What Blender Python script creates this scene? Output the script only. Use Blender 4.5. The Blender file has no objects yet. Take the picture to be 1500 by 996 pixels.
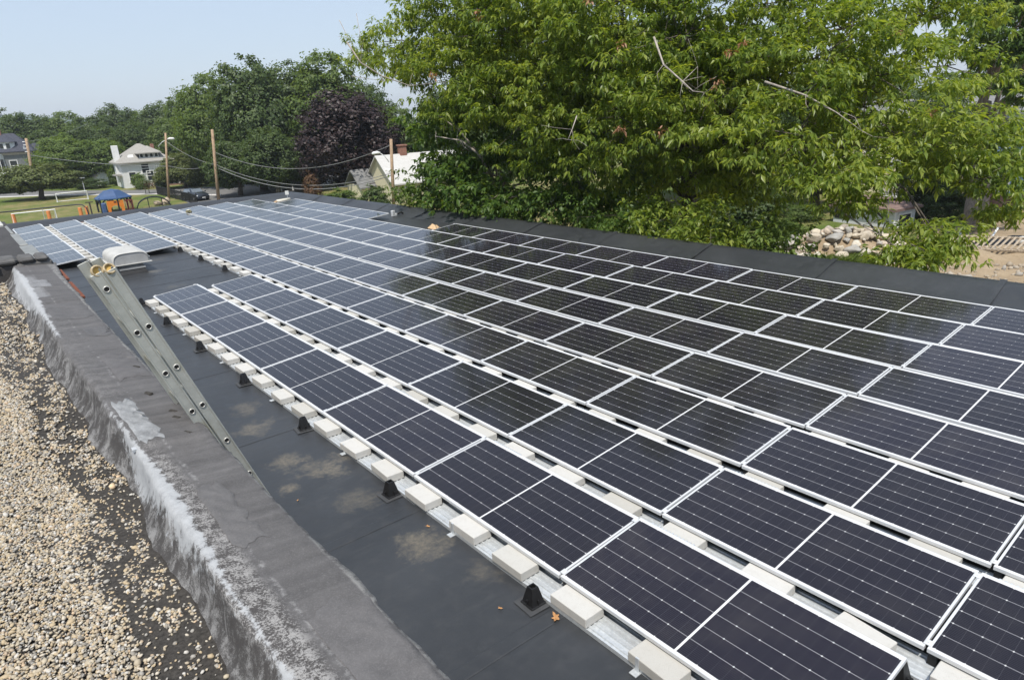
import bpy, math, random
import numpy as np
from mathutils import Vector, Matrix

# ------------------------------------------------------------------ camera, sky, sun, exposure
SC = bpy.context.scene
COL = SC.collection
CAM = Vector((-2.9322, -15.9592, 3.3758))
F_PX = 996.177                       # focal length in pixels of a 1500 px wide frame
YAW, PITCH, ROLL = 0.6741, 0.3229, -0.0518


def cam_axes():
    cy, sy, cp, sp = math.cos(YAW), math.sin(YAW), math.cos(PITCH), math.sin(PITCH)
    fw = Vector((sy * cp, cy * cp, -sp))
    rt = Vector((cy, -sy, 0))
    up = rt.cross(fw)
    cr, sr = math.cos(ROLL), math.sin(ROLL)
    return cr * rt + sr * up, -sr * rt + cr * up, fw


RT, UP, FW = cam_axes()
cd = bpy.data.cameras.new('camera')
cam = bpy.data.objects.new('camera', cd)
COL.objects.link(cam)
cd.sensor_width = 36.0
cd.lens = F_PX / 1500 * 36
cd.clip_start = 0.05
cd.clip_end = 6000
cam.matrix_world = Matrix(((RT.x, UP.x, -FW.x, CAM.x), (RT.y, UP.y, -FW.y, CAM.y), (RT.z, UP.z, -FW.z, CAM.z), (0, 0, 0, 1)))
SC.camera = cam

SUN_DIR = Vector((-0.345, -0.325, 0.88)).normalized()      # towards the sun
SUN_EL = math.asin(SUN_DIR.z)
SUN_AZ = math.atan2(SUN_DIR.x, SUN_DIR.y)
w = bpy.data.worlds.new('World')
SC.world = w
w.use_nodes = True
nt = w.node_tree
bg = nt.nodes['Background']
sky = nt.nodes.new('ShaderNodeTexSky')
sky.sky_type = 'NISHITA'
sky.sun_disc = False
sky.sun_elevation = SUN_EL
sky.sun_rotation = SUN_AZ
sky.altitude = 50
sky.air_density = 1.25
sky.dust_density = 0.35
sky.ozone_density = 2.2
hz = nt.nodes.new('ShaderNodeMix')              # thin summer haze whitens the whole dome
hz.data_type = 'RGBA'
hz.inputs[0].default_value = 0.74
hz.inputs[7].default_value = (3.95, 4.65, 5.8, 1)
nt.links.new(sky.outputs[0], hz.inputs[6])
nt.links.new(hz.outputs[2], bg.inputs[0])
bg.inputs[1].default_value = 0.115
sd = bpy.data.lights.new('sun', 'SUN')
sd.energy = 3.9
sd.angle = math.radians(0.9)
sd.color = (1.0, 0.95, 0.87)
sun = bpy.data.objects.new('sun', sd)
COL.objects.link(sun)
sun.rotation_euler = (-SUN_DIR).to_track_quat('-Z', 'Y').to_euler()
SC.view_settings.view_transform = 'Standard'
SC.view_settings.look = 'None'
SC.view_settings.exposure = 0.42
SC.view_settings.gamma = 1.0
SC.view_settings.use_curve_mapping = False
try:
    SC.cycles.max_bounces = 7
    SC.cycles.diffuse_bounces = 3
    SC.cycles.glossy_bounces = 3
    SC.cycles.transmission_bounces = 4
    SC.cycles.transparent_max_bounces = 6
    SC.cycles.use_denoising = True
except Exception:
    pass

rng = np.random.default_rng(7)
R = math.radians
GROUND = -4.9        # lawn and street level; the solar roof is near z = 0
ROOF = -0.16
PITCH_U, DEPTH, ROWP, RISE = 2.12, 0.9376, 1.216, 0.0892     # module pitch along a row, depth, row spacing, tilt rise


def at(px, py, dist):
    """point seen at that place of the 1500 px frame, dist metres ahead"""
    return CAM + dist * (FW + RT * ((px - 750) / F_PX) - UP * ((py - 498) / F_PX))


def ground_at(px, dist, z=GROUND, py=None):
    """point on the ground dist metres ahead, under the sight line through (px, py); without py it is itself seen in column px"""
    h = Vector((FW.x, FW.y, 0)).normalized()
    row = 290.0 if py is None else py
    p = None
    for _ in range(5):
        d = FW + RT * ((px - 750) / F_PX) - UP * ((row - 498) / F_PX)
        k = dist / (d.x * h.x + d.y * h.y)
        p = Vector((CAM.x + d.x * k, CAM.y + d.y * k, z))
        if py is not None:
            break
        v = p - CAM
        row = 498 - F_PX * v.dot(UP) / v.dot(FW)
    return p


def on_z(px, py, z):
    d = FW + RT * ((px - 750) / F_PX) - UP * ((py - 498) / F_PX)
    return CAM + d * ((z - CAM.z) / d.z)


def seen(p, m=40):
    v = Vector(p) - CAM
    wz = v.dot(FW)
    if wz < 0.2:
        return False
    x = 750 + F_PX * v.dot(RT) / wz
    y = 498 - F_PX * v.dot(UP) / wz
    return -m < x < 1500 + m and -m < y < 996 + m


# ------------------------------------------------------------------ scene helpers
def tag(o, label=None, cat=None, group=None, kind=None):
    if label:
        o['label'] = label
    if cat:
        o['category'] = cat
    if group:
        o['group'] = group
    if kind:
        o['kind'] = kind
    return o


def empty(name, loc=(0, 0, 0), rz=0.0, label=None, cat=None, group=None):
    o = bpy.data.objects.new(name, None)
    COL.objects.link(o)
    o.location = loc
    o.rotation_euler = (0, 0, rz)
    o.empty_display_size = 0.2
    return tag(o, label, cat, group)


def copy_tree(o, parent=None):
    c = o.copy()
    COL.objects.link(c)
    if parent is not None:
        c.parent = parent
    for ch in list(o.children):
        copy_tree(ch, c)
    return c


class MB:
    """collects shapes for ONE mesh"""

    def __init__(self):
        self.v, self.f = [], []

    def add(self, vs, fs):
        b = len(self.v)
        self.v.extend([tuple(p) for p in vs])
        self.f.extend([tuple(i + b for i in f) for f in fs])
        return self

    def box(self, x0, x1, y0, y1, z0, z1, M=None):
        vs = [Vector(p) for p in ((x0, y0, z0), (x1, y0, z0), (x1, y1, z0), (x0, y1, z0), (x0, y0, z1), (x1, y0, z1), (x1, y1, z1), (x0, y1, z1))]
        if M is not None:
            vs = [M @ p for p in vs]
        return self.add(vs, [(0, 3, 2, 1), (4, 5, 6, 7), (0, 1, 5, 4), (1, 2, 6, 5), (2, 3, 7, 6), (3, 0, 4, 7)])

    def bev(self, x0, x1, y0, y1, z0, z1, b, M=None):
        """box with chamfered edges"""
        vs, fs, idx = [], [], {}
        X, Y, Z = (x0, x1), (y0, y1), (z0, z1)
        for i in (0, 1):
            for j in (0, 1):
                for k in (0, 1):
                    s = (1 if i == 0 else -1, 1 if j == 0 else -1, 1 if k == 0 else -1)
                    c = (X[i], Y[j], Z[k])
                    for a in range(3):
                        p = [c[t] + (0 if t == a else b * s[t]) for t in range(3)]
                        idx[(i, j, k, a)] = len(vs)
                        vs.append(Vector(p))
        for a in range(3):
            for e in (0, 1):
                o1, o2 = [t for t in range(3) if t != a]
                q = []
                for (u, v) in ((0, 0), (1, 0), (1, 1), (0, 1)):
                    key = [0, 0, 0]
                    key[a], key[o1], key[o2] = e, u, v
                    q.append(idx[(key[0], key[1], key[2], a)])
                flip = (e == 1) == (a != 1)
                fs.append(tuple(q) if flip else tuple(reversed(q)))
        for a in range(3):
            o1, o2 = [t for t in range(3) if t != a]
            for u in (0, 1):
                for v in (0, 1):
                    k0, k1 = [0, 0, 0], [0, 0, 0]
                    k0[o1], k0[o2], k0[a] = u, v, 0
                    k1[o1], k1[o2], k1[a] = u, v, 1
                    fs.append((idx[(*k0, o1)], idx[(*k1, o1)], idx[(*k1, o2)], idx[(*k0, o2)]))
        for i in (0, 1):
            for j in (0, 1):
                for k in (0, 1):
                    fs.append((idx[(i, j, k, 0)], idx[(i, j, k, 1)], idx[(i, j, k, 2)]))
        if M is not None:
            vs = [M @ p for p in vs]
        return self.add(vs, fs)

    def tube(self, pts, rad, n=6, cap=True):
        pts = [Vector(p) for p in pts]
        if not hasattr(rad, '__len__'):
            rad = [rad] * len(pts)
        vs, fs = [], []
        prev = None
        for i, p in enumerate(pts):
            t = (pts[min(i + 1, len(pts) - 1)] - pts[max(i - 1, 0)])
            t = t.normalized() if t.length > 1e-9 else Vector((0, 0, 1))
            a = prev if prev is not None else (Vector((1, 0, 0)) if abs(t.x) < 0.8 else Vector((0, 1, 0)))
            a = (a - t * a.dot(t)).normalized()
            prev = a
            b = t.cross(a)
            for k in range(n):
                th = 2 * math.pi * k / n
                vs.append(p + (a * math.cos(th) + b * math.sin(th)) * rad[i])
        for i in range(len(pts) - 1):
            for k in range(n):
                fs.append((i * n + k, i * n + (k + 1) % n, (i + 1) * n + (k + 1) % n, (i + 1) * n + k))
        if cap:
            fs.append(tuple(reversed(range(n))))
            fs.append(tuple(range((len(pts) - 1) * n, len(pts) * n)))
        return self.add(vs, fs)

    def prism(self, prof, y0, y1, M=None):
        """closed (x, z) outline pulled along y"""
        n = len(prof)
        vs = [Vector((p[0], y0, p[1])) for p in prof] + [Vector((p[0], y1, p[1])) for p in prof]
        fs = [(i, (i + 1) % n, n + (i + 1) % n, n + i) for i in range(n)]
        fs += [tuple(reversed(range(n))), tuple(range(n, 2 * n))]
        if M is not None:
            vs = [M @ p for p in vs]
        return self.add(vs, fs)

    def lathe(self, prof, n=16, c=(0, 0)):
        vs, fs = [], []
        for (r, z) in prof:
            for k in range(n):
                th = 2 * math.pi * k / n
                vs.append((c[0] + r * math.cos(th), c[1] + r * math.sin(th), z))
        for i in range(len(prof) - 1):
            for k in range(n):
                fs.append((i * n + k, i * n + (k + 1) % n, (i + 1) * n + (k + 1) % n, (i + 1) * n + k))
        return self.add(vs, fs)

    def build(self, name, m, parent=None, smooth=False, fix=True):
        me = bpy.data.meshes.new(name)
        me.from_pydata(self.v, [], self.f)
        if fix:
            import bmesh
            bm = bmesh.new()
            bm.from_mesh(me)
            bmesh.ops.recalc_face_normals(bm, faces=bm.faces)
            bm.to_mesh(me)
            bm.free()
        if smooth:
            me.polygons.foreach_set('use_smooth', [True] * len(me.polygons))
        me.materials.append(m)
        o = bpy.data.objects.new(name, me)
        COL.objects.link(o)
        if parent is not None:
            o.parent = parent
        return o


def np_mesh(name, verts, faces, m, parent=None, smooth=False, attr=None):
    """verts (n,3), faces (k,q) with one face size"""
    me = bpy.data.meshes.new(name)
    nv, (nf, q) = len(verts), faces.shape
    me.vertices.add(nv)
    me.vertices.foreach_set('co', np.ascontiguousarray(verts, dtype=np.float32).ravel())
    me.loops.add(nf * q)
    me.loops.foreach_set('vertex_index', np.ascontiguousarray(faces, dtype=np.int32).ravel())
    me.polygons.add(nf)
    me.polygons.foreach_set('loop_start', np.arange(0, nf * q, q, dtype=np.int32))
    try:
        me.polygons.foreach_set('loop_total', np.full(nf, q, dtype=np.int32))
    except Exception:
        pass
    me.update(calc_edges=True)
    if smooth:
        me.polygons.foreach_set('use_smooth', np.ones(nf, dtype=bool))
    me.validate()
    me.materials.append(m)
    o = bpy.data.objects.new(name, me)
    COL.objects.link(o)
    if parent is not None:
        o.parent = parent
    return o


# ------------------------------------------------------------------ materials
class NT:
    def __init__(self, name):
        self.m = bpy.data.materials.new(name)
        self.m.use_nodes = True
        self.t = self.m.node_tree
        self.p = self.t.nodes['Principled BSDF']
        self.out = self.t.nodes['Material Output']

    def n(self, typ, **kw):
        nd = self.t.nodes.new(typ)
        for k, v in kw.items():
            setattr(nd, k, v)
        return nd

    def link(self, a, b):
        self.t.links.new(a, b)

    def val(self, sock, v):
        if hasattr(v, 'is_linked') or isinstance(v, bpy.types.NodeSocket):
            self.link(v, sock)
        else:
            sock.default_value = v

    def math(self, op, a, b=0.0, c=None, clamp=False):
        nd = self.n('ShaderNodeMath', operation=op)
        nd.use_clamp = clamp
        self.val(nd.inputs[0], a)
        self.val(nd.inputs[1], b)
        if c is not None:
            self.val(nd.inputs[2], c)
        return nd.outputs[0]

    def noise(self, vec, scale, detail=4.0, rough=0.55, dist=0.0):
        nd = self.n('ShaderNodeTexNoise')
        if vec is not None:
            self.link(vec, nd.inputs['Vector'])
        nd.inputs['Scale'].default_value = scale
        nd.inputs['Detail'].default_value = detail
        nd.inputs['Roughness'].default_value = rough
        nd.inputs['Distortion'].default_value = dist
        return nd.outputs[0]

    def obj(self):
        return self.n('ShaderNodeTexCoord').outputs['Object']

    def scaled(self, vec, s):
        nd = self.n('ShaderNodeMapping')
        self.link(vec, nd.inputs['Vector'])
        nd.inputs['Scale'].default_value = s
        return nd.outputs[0]

    def sep(self, vec):
        nd = self.n('ShaderNodeSeparateXYZ')
        self.link(vec, nd.inputs[0])
        return nd.outputs

    def ramp(self, fac, stops, interp='LINEAR'):
        nd = self.n('ShaderNodeValToRGB')
        nd.color_ramp.interpolation = interp
        e = nd.color_ramp.elements
        while len(e) < len(stops):
            e.new(0.5)
        for i, (pos, c) in enumerate(stops):
            e[i].position = pos
            e[i].color = (*c, 1)
        self.val(nd.inputs[0], fac)
        return nd.outputs[0]

    def mix(self, fac, a, b):
        nd = self.n('ShaderNodeMix', data_type='RGBA')
        self.val(nd.inputs[0], fac)
        for s, v in ((nd.inputs[6], a), (nd.inputs[7], b)):
            if isinstance(v, tuple):
                s.default_value = (*v, 1)
            else:
                self.link(v, s)
        return nd.outputs[2]

    def step(self, v, a, b):
        """0 below a, 1 above b"""
        nd = self.n('ShaderNodeMapRange')
        nd.clamp = True
        self.val(nd.inputs[0], v)
        nd.inputs[1].default_value = a
        nd.inputs[2].default_value = b
        return nd.outputs[0]

    def bump(self, h, strength=0.3, dist=0.01):
        nd = self.n('ShaderNodeBump')
        nd.inputs['Strength'].default_value = strength
        nd.inputs['Distance'].default_value = dist
        self.link(h, nd.inputs['Height'])
        self.link(nd.outputs[0], self.p.inputs['Normal'])

    def island(self):
        return self.n('ShaderNodeNewGeometry').outputs['Random Per Island']

    def color(self, c):
        self.val(self.p.inputs['Base Color'], (*c, 1) if isinstance(c, tuple) else c)

    def set(self, rough=None, metal=None, spec=None):
        if rough is not None:
            self.val(self.p.inputs['Roughness'], rough)
        if metal is not None:
            self.p.inputs['Metallic'].default_value = metal
        if spec is not None:
            self.p.inputs['Specular IOR Level'].default_value = spec
        return self


MC = {}


def mat(name, c, rough=0.6, metal=0.0, var=0.18, scale=6.0, bump=0.0, bscale=None, spec=0.4):
    """painted / plain surface with slight mottling"""
    if name in MC:
        return MC[name]
    a = NT(name)
    o = a.obj()
    n1 = a.noise(o, scale, 5)
    lo = tuple(max(0.0, x * (1 - var)) for x in c)
    hi = tuple(min(1.0, x * (1 + var)) for x in c)
    a.color(a.ramp(n1, [(0.3, lo), (0.7, hi)]))
    a.set(rough, metal, spec)
    if bump:
        a.bump(a.noise(o, bscale or scale * 4, 4), bump, 0.01)
    MC[name] = a.m
    return a.m


def leaf_mat(name, lo, mid, hi, trans=0.35, rough=0.5, rare=None):
    if name in MC:
        return MC[name]
    a = NT(name)
    stops = [(0.0, lo), (0.5, mid), (0.97 if rare else 1.0, hi)]
    if rare:
        stops.append((0.995, rare))
    big = a.noise(a.obj(), 0.45, 3)
    f = a.math('ADD', a.math('MULTIPLY', a.island(), 0.75), a.math('MULTIPLY', a.math('SUBTRACT', big, 0.36), 0.9), clamp=True)
    c = a.ramp(f, stops)
    a.color(c)
    a.set(rough, 0, 0.35)
    tr = a.n('ShaderNodeBsdfTranslucent')
    tc = a.n('ShaderNodeMix', data_type='RGBA', blend_type='MULTIPLY')
    tc.inputs[0].default_value = 1.0
    a.link(c, tc.inputs[6])
    tc.inputs[7].default_value = (1.7, 1.6, 0.6, 1)
    a.link(tc.outputs[2], tr.inputs[0])
    mx = a.n('ShaderNodeMixShader')
    mx.inputs[0].default_value = trans
    a.link(a.p.outputs[0], mx.inputs[1])
    a.link(tr.outputs[0], mx.inputs[2])
    a.link(mx.outputs[0], a.out.inputs[0])
    MC[name] = a.m
    return a.m


def m_bark(name='bark', c=(0.10, 0.085, 0.07)):
    if name in MC:
        return MC[name]
    a = NT(name)
    o = a.scaled(a.obj(), (5, 5, 1.2))
    n1 = a.noise(o, 2.5, 6, 0.65)
    a.color(a.ramp(n1, [(0.3, tuple(x * 0.55 for x in c)), (0.7, tuple(x * 1.5 for x in c))]))
    a.set(0.9, 0, 0.2)
    a.bump(n1, 0.6, 0.03)
    MC[name] = a.m
    return a.m


# solar glass: six cell rows, two halves, silver lines on near-black silicon under glass
def m_cells():
    a = NT('solar_cells')
    s = a.sep(a.obj())
    X, Y = s[0], s[1]                # local: x = depth, y = -length
    L0, L1, D0, D1 = 0.035, PITCH_U - 0.045, 0.03, DEPTH - 0.03
    v = a.math('DIVIDE', a.math('SUBTRACT', X, D0), (D1 - D0) / 6.0)             # 0..6 across
    u = a.math('DIVIDE', a.math('SUBTRACT', a.math('MULTIPLY', Y, -1.0), L0), (L1 - L0) / 24.0)  # 0..24 along

    def dist_to_int(x, unit):
        fr = a.math('ABSOLUTE', a.math('SUBTRACT', x, a.math('ROUND', x)))
        return a.math('MULTIPLY', fr, unit)
    cv = (D1 - D0) / 6.0
    cu = (L1 - L0) / 24.0
    dv = dist_to_int(v, cv)
    du = dist_to_int(u, cu)
    row = a.math('LESS_THAN', dv, 0.0017)
    col = a.math('LESS_THAN', du, 0.0011)
    diamond = a.math('LESS_THAN', a.math('ADD', dv, dist_to_int(a.math('MULTIPLY', u, 0.5), cu * 2)), 0.0078)
    bus = a.math('LESS_THAN', dist_to_int(a.math('ADD', a.math('MULTIPLY', v, 10.0), 0.5), cv / 10.0), 0.0009)
    mid = a.math('LESS_THAN', a.math('ABSOLUTE', a.math('SUBTRACT', a.math('MULTIPLY', Y, -1.0), (L0 + L1) / 2)), 0.0085)
    e1 = a.math('MINIMUM', a.math('SUBTRACT', X, D0), a.math('SUBTRACT', D1, X))
    edge = a.math('LESS_THAN', e1, 0.0)
    rnd = a.n('ShaderNodeObjectInfo').outputs['Random']
    n1 = a.noise(a.obj(), 1.3, 3)
    cell = a.mix(a.math('MULTIPLY_ADD', rnd, 0.6, a.math('MULTIPLY', n1, 0.4)), (0.0072, 0.0066, 0.0105), (0.0145, 0.0125, 0.021))
    c = a.mix(a.math('MULTIPLY', bus, 0.10), cell, (0.30, 0.30, 0.32))
    c = a.mix(a.math('MULTIPLY', col, 0.10), c, (0.3, 0.3, 0.32))
    c = a.mix(a.math('MULTIPLY', row, 0.62), c, (0.52, 0.52, 0.54))
    c = a.mix(a.math('MULTIPLY', diamond, 0.8), c, (0.56, 0.56, 0.56))
    c = a.mix(a.math('MAXIMUM', mid, edge), c, (0.62, 0.62, 0.62))
    # thin dust film, drops and specks
    d = a.step(a.noise(a.obj(), 2.1, 6, 0.65), 0.45, 0.8)
    c = a.mix(a.math('MULTIPLY', d, a.math('MULTIPLY_ADD', rnd, 0.05, 0.012)), c, (0.36, 0.33, 0.28))
    sp = a.n('ShaderNodeTexVoronoi')
    pos = a.n('ShaderNodeNewGeometry').outputs['Position']
    a.link(pos, sp.inputs['Vector'])
    sp.inputs['Scale'].default_value = 2.2
    c = a.mix(a.math('MULTIPLY', a.math('LESS_THAN', sp.outputs['Distance'], 0.022), a.math('GREATER_THAN', a.noise(pos, 0.8, 2), 0.56)), c, (0.6, 0.58, 0.54))
    a.color(c)
    a.set(a.math('MULTIPLY_ADD', n1, 0.06, 0.06), 0, 0.33)
    a.p.inputs['IOR'].default_value = 1.5
    return a.m


def m_membrane():
    """black rubber roof sheet, dusty, with silt stains left by puddles"""
    a = NT('rubber_membrane')
    o = a.n('ShaderNodeNewGeometry').outputs['Position']
    n1 = a.noise(o, 0.7, 6, 0.6)
    n2 = a.noise(o, 7.0, 5, 0.65)
    c = a.ramp(n1, [(0.3, (0.022, 0.0238, 0.0268)), (0.7, (0.039, 0.0415, 0.0455))])
    c = a.mix(a.math('MULTIPLY', a.step(n2, 0.5, 0.8), 0.20), c, (0.085, 0.085, 0.088))
    st = a.noise(a.scaled(o, (0.5, 2.2, 1)), 3.0, 4)
    c = a.mix(a.math('MULTIPLY', a.step(st, 0.58, 0.75), 0.10), c, (0.12, 0.12, 0.12))
    silt = None
    warp = a.noise(o, 3.2, 6, 0.75)
    for (x, y, r, k) in ((-0.52, -9.45, 0.36, 1.0), (-0.74, -9.1, 0.24, 0.8), (-0.93, -9.7, 0.15, 0.9), (-0.47, -11.45, 0.32, 0.9), (-0.5, -10.4, 0.3, 0.45),
                         (-0.7, -7.9, 0.36, 0.7), (-0.5, -7.3, 0.3, 0.5), (0.85, 3.9, 0.36, 0.6), (0.75, 1.4, 0.3, 0.3), (1.4, 5.6, 0.5, 0.3), (-0.3, -12.1, 0.2, 0.4)):
        vd = a.n('ShaderNodeVectorMath', operation='DISTANCE')
        a.link(a.scaled(o, (1, 1, 0)), vd.inputs[0])
        vd.inputs[1].default_value = (x, y, 0)
        q = a.math('MULTIPLY_ADD', warp, -r * 3.4, a.math('ADD', vd.outputs['Value'], r * 1.85))
        q = a.math('MULTIPLY', a.math('SUBTRACT', 1.0, a.step(q, r * 0.25, r * 0.95)), k)
        silt = q if silt is None else a.math('MAXIMUM', silt, q)
    gr = a.noise(o, 26, 5, 0.7)
    silt = a.math('MULTIPLY', silt, a.math('MULTIPLY_ADD', gr, 1.5, -0.22), clamp=True)
    c = a.mix(silt, c, (0.20, 0.17, 0.122))
    a.color(c)
    a.set(a.math('MULTIPLY_ADD', n2, 0.28, 0.34), 0, 0.45)
    a.bump(a.math('ADD', a.noise(o, 1.6, 4), a.math('MULTIPLY', gr, 0.12)), 0.35, 0.02)
    return a.m


def m_cap():
    """old bitumen wall cap with worn aluminium paint along its gravel-side arris"""
    a = NT('bitumen_cap')
    o = a.obj()
    s = a.sep(o)
    wob = a.noise(a.scaled(o, (1, 0.8, 1)), 3.0, 5, 0.6)
    fine = a.noise(o, 120, 5, 0.8)
    mid = a.noise(o, 17, 8, 0.75)
    rib = a.noise(a.scaled(o, (0.25, 5.0, 0.25)), 2.2, 3, 0.5)
    c = a.ramp(a.math('ADD', a.math('MULTIPLY', rib, 0.6), a.math('MULTIPLY', mid, 0.4)), [(0.32, (0.066, 0.063, 0.063)), (0.68, (0.132, 0.126, 0.125))])
    c = a.mix(a.math('MULTIPLY', a.step(fine, 0.52, 0.66), 0.30), c, (0.24, 0.235, 0.235))
    # how far the silver paint reaches each side of the arris, along the wall (y from -15 to -5)
    yy = a.math('DIVIDE', a.math('ADD', s[1], 15.0), 10.0)

    def along(stops):
        return a.ramp(yy, [(p_, (v_, v_, v_)) for p_, v_ in stops])
    wd = along([(0.0, 0.12), (0.14, 0.14), (0.17, 0.32), (0.20, 0.46), (0.28, 0.50), (0.31, 0.22), (0.36, 0.05), (0.46, 0.0), (0.56, 0.0), (0.60, 0.16), (0.68, 0.22), (0.75, 0.55), (0.93, 0.75), (1.0, 0.2)])
    x = a.math('ADD', s[0], a.math('MULTIPLY', a.math('SUBTRACT', wob, 0.5), 0.05))
    face = a.math('MULTIPLY', a.math('SUBTRACT', 1.0, a.step(s[2], 1.722, 1.738)), a.math('SUBTRACT', 1.0, a.step(s[0], -2.44, -2.42)))
    strip = a.math('MULTIPLY', a.math('SUBTRACT', 1.0, a.step(x, -2.37, -2.33)), along([(0.0, 1.0), (0.18, 0.9), (0.27, 0.8), (0.30, 0.15), (0.6, 0.1), (1.0, 0.0)]))
    gran = a.step(a.math('ADD', a.math('MULTIPLY', fine, 0.65), a.math('MULTIPLY', mid, 0.5)), 0.55, 0.62)
    c = a.mix(strip, c, a.mix(gran, (0.06, 0.055, 0.053), (0.30, 0.29, 0.28)))
    blot = a.noise(o, 7.5, 9, 0.78, 0.4)
    grit = a.noise(o, 190, 4, 0.85)
    fm = a.step(a.math('ADD', a.math('MULTIPLY', blot, 0.75), a.math('MULTIPLY', grit, 0.36)), 0.535, 0.63)
    c = a.mix(face, c, a.mix(fm, (0.056, 0.052, 0.050), (0.225, 0.22, 0.215)))
    # thin silver paint on and beside the arris, patchy, with a grainy edge
    ln = a.math('SUBTRACT', x, -2.462)
    ln = a.math('MAXIMUM', ln, a.math('MULTIPLY', ln, -0.8))
    lim = a.math('MULTIPLY_ADD', wd, 0.085, a.math('MULTIPLY', a.math('SUBTRACT', mid, 0.56), 0.12))
    pt = a.math('SUBTRACT', 1.0, a.step(a.math('ADD', a.math('SUBTRACT', ln, lim), a.math('MULTIPLY', a.math('SUBTRACT', grit, 0.5), 0.035)), -0.006, 0.008))
    pt = a.math('MULTIPLY', pt, a.step(wd, 0.02, 0.07))
    c = a.mix(a.math('MULTIPLY', pt, a.math('MULTIPLY_ADD', mid, 0.7, 0.42), clamp=True), c, (0.39, 0.40, 0.41))
    # two lighter felt patches on the top
    for (y0, y1, xr, k) in ((-7.3, -5.6, -2.30, 0.28), (-8.35, -8.1, -2.27, 0.4)):
        q = a.math('MULTIPLY', a.step(a.math('ADD', s[1], a.math('MULTIPLY', wob, 0.04)), y0, y0 + 0.03), a.math('SUBTRACT', 1.0, a.step(s[1], y1 - 0.25, y1)))
        q = a.math('MULTIPLY', q, a.math('SUBTRACT', 1.0, a.step(a.math('ADD', s[0], a.math('MULTIPLY', a.math('SUBTRACT', mid, 0.5), 0.10)), xr - 0.05, xr)))
        c = a.mix(a.math('MULTIPLY', q, k), c, (0.42, 0.43, 0.44))
    # pale worn seam along the middle of the cap
    sm = a.math('ABSOLUTE', a.math('SUBTRACT', x, -2.315))
    sm = a.math('MULTIPLY', a.math('SUBTRACT', 1.0, a.step(sm, 0.003, 0.014)), a.step(mid, 0.50, 0.62))
    c = a.mix(a.math('MULTIPLY', sm, 0.45), c, (0.36, 0.355, 0.35))
    rim = a.math('MULTIPLY', a.step(a.math('ADD', s[0], a.math('MULTIPLY', a.math('SUBTRACT', wob, 0.5), 0.03)), -2.088, -2.078), a.step(mid, 0.42, 0.55))
    c = a.mix(a.math('MULTIPLY', rim, 0.5), c, (0.33, 0.325, 0.31))
    a.color(c)
    a.set(0.78, 0, 0.3)
    a.bump(a.math('ADD', a.math('MULTIPLY', fine, 0.25), a.math('ADD', a.math('MULTIPLY', rib, 0.8), a.math('MULTIPLY', mid, 0.5))), 0.55, 0.02)
    return a.m


def m_tar():
    a = NT('bare_tar')
    o = a.obj()
    f = a.noise(o, 60, 6, 0.75)
    a.color(a.ramp(f, [(0.35, (0.018, 0.016, 0.014)), (0.75, (0.075, 0.068, 0.06))]))
    a.set(0.85, 0, 0.3)
    a.bump(f, 0.6, 0.006)
    return a.m


def m_pebble():
    a = NT('river_gravel')
    i = a.island()
    c = a.ramp(i, [(0.0, (0.54, 0.48, 0.39)), (0.07, (0.43, 0.335, 0.205)), (0.24, (0.39, 0.33, 0.24)), (0.40, (0.23, 0.215, 0.19)), (0.50, (0.45, 0.385, 0.28)),
                   (0.62, (0.30, 0.29, 0.27)), (0.75, (0.38, 0.29, 0.20)), (0.82, (0.52, 0.50, 0.46)), (0.92, (0.14, 0.13, 0.12)), (0.97, (0.55, 0.40, 0.26))], 'CONSTANT')
    n = a.noise(a.obj(), 180, 3)
    c = a.mix(a.math('MULTIPLY', n, 0.45), c, (0.33, 0.28, 0.21))
    a.color(c)
    a.set(0.7, 0, 0.35)
    return a.m


def m_island(name, stops, rough=0.8, bs=9.0, bump=0.5):
    a = NT(name)
    o = a.obj()
    c = a.ramp(a.island(), stops)
    n = a.noise(o, bs, 6, 0.7)
    c = a.mix(a.math('MULTIPLY', a.step(n, 0.3, 0.75), 0.45), c, tuple(x * 0.45 for x in stops[len(stops) // 2][1]))
    a.color(c)
    a.set(rough, 0, 0.3)
    a.bump(n, bump, 0.05)
    return a.m


def m_grass():
    a = NT('lawn')
    o = a.obj()
    n1 = a.noise(o, 0.11, 6, 0.65)
    n2 = a.noise(o, 0.9, 5, 0.7)
    n3 = a.noise(o, 14, 4, 0.7)
    g = a.ramp(n2, [(0.3, (0.075, 0.115, 0.022)), (0.7, (0.13, 0.165, 0.04))])
    d = a.ramp(n3, [(0.3, (0.22, 0.17, 0.08)), (0.7, (0.30, 0.24, 0.12))])
    # worn, dry strips of the pitch
    s = a.sep(o)
    c = a.mix(a.math('MULTIPLY', a.step(n1, 0.41, 0.58), a.step(n2, 0.32, 0.6)), g, d)
    c = a.mix(a.math('MULTIPLY', n3, 0.3), c, (0.05, 0.075, 0.02))
    a.color(c)
    a.set(0.95, 0, 0.1)
    a.bump(n3, 0.6, 0.05)
    return a.m


def m_ground(name, stops, scale=1.5, bump=0.5, rough=0.9):
    a = NT(name)
    o = a.obj()
    n1 = a.noise(o, scale, 7, 0.7)
    n2 = a.noise(o, scale * 12, 4, 0.7)
    c = a.ramp(a.math('MULTIPLY_ADD', n2, 0.35, a.math('MULTIPLY', n1, 0.65)), stops)
    a.color(c)
    a.set(rough, 0, 0.2)
    a.bump(a.math('ADD', n1, a.math('MULTIPLY', n2, 0.4)), bump, 0.06)
    return a.m


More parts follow.
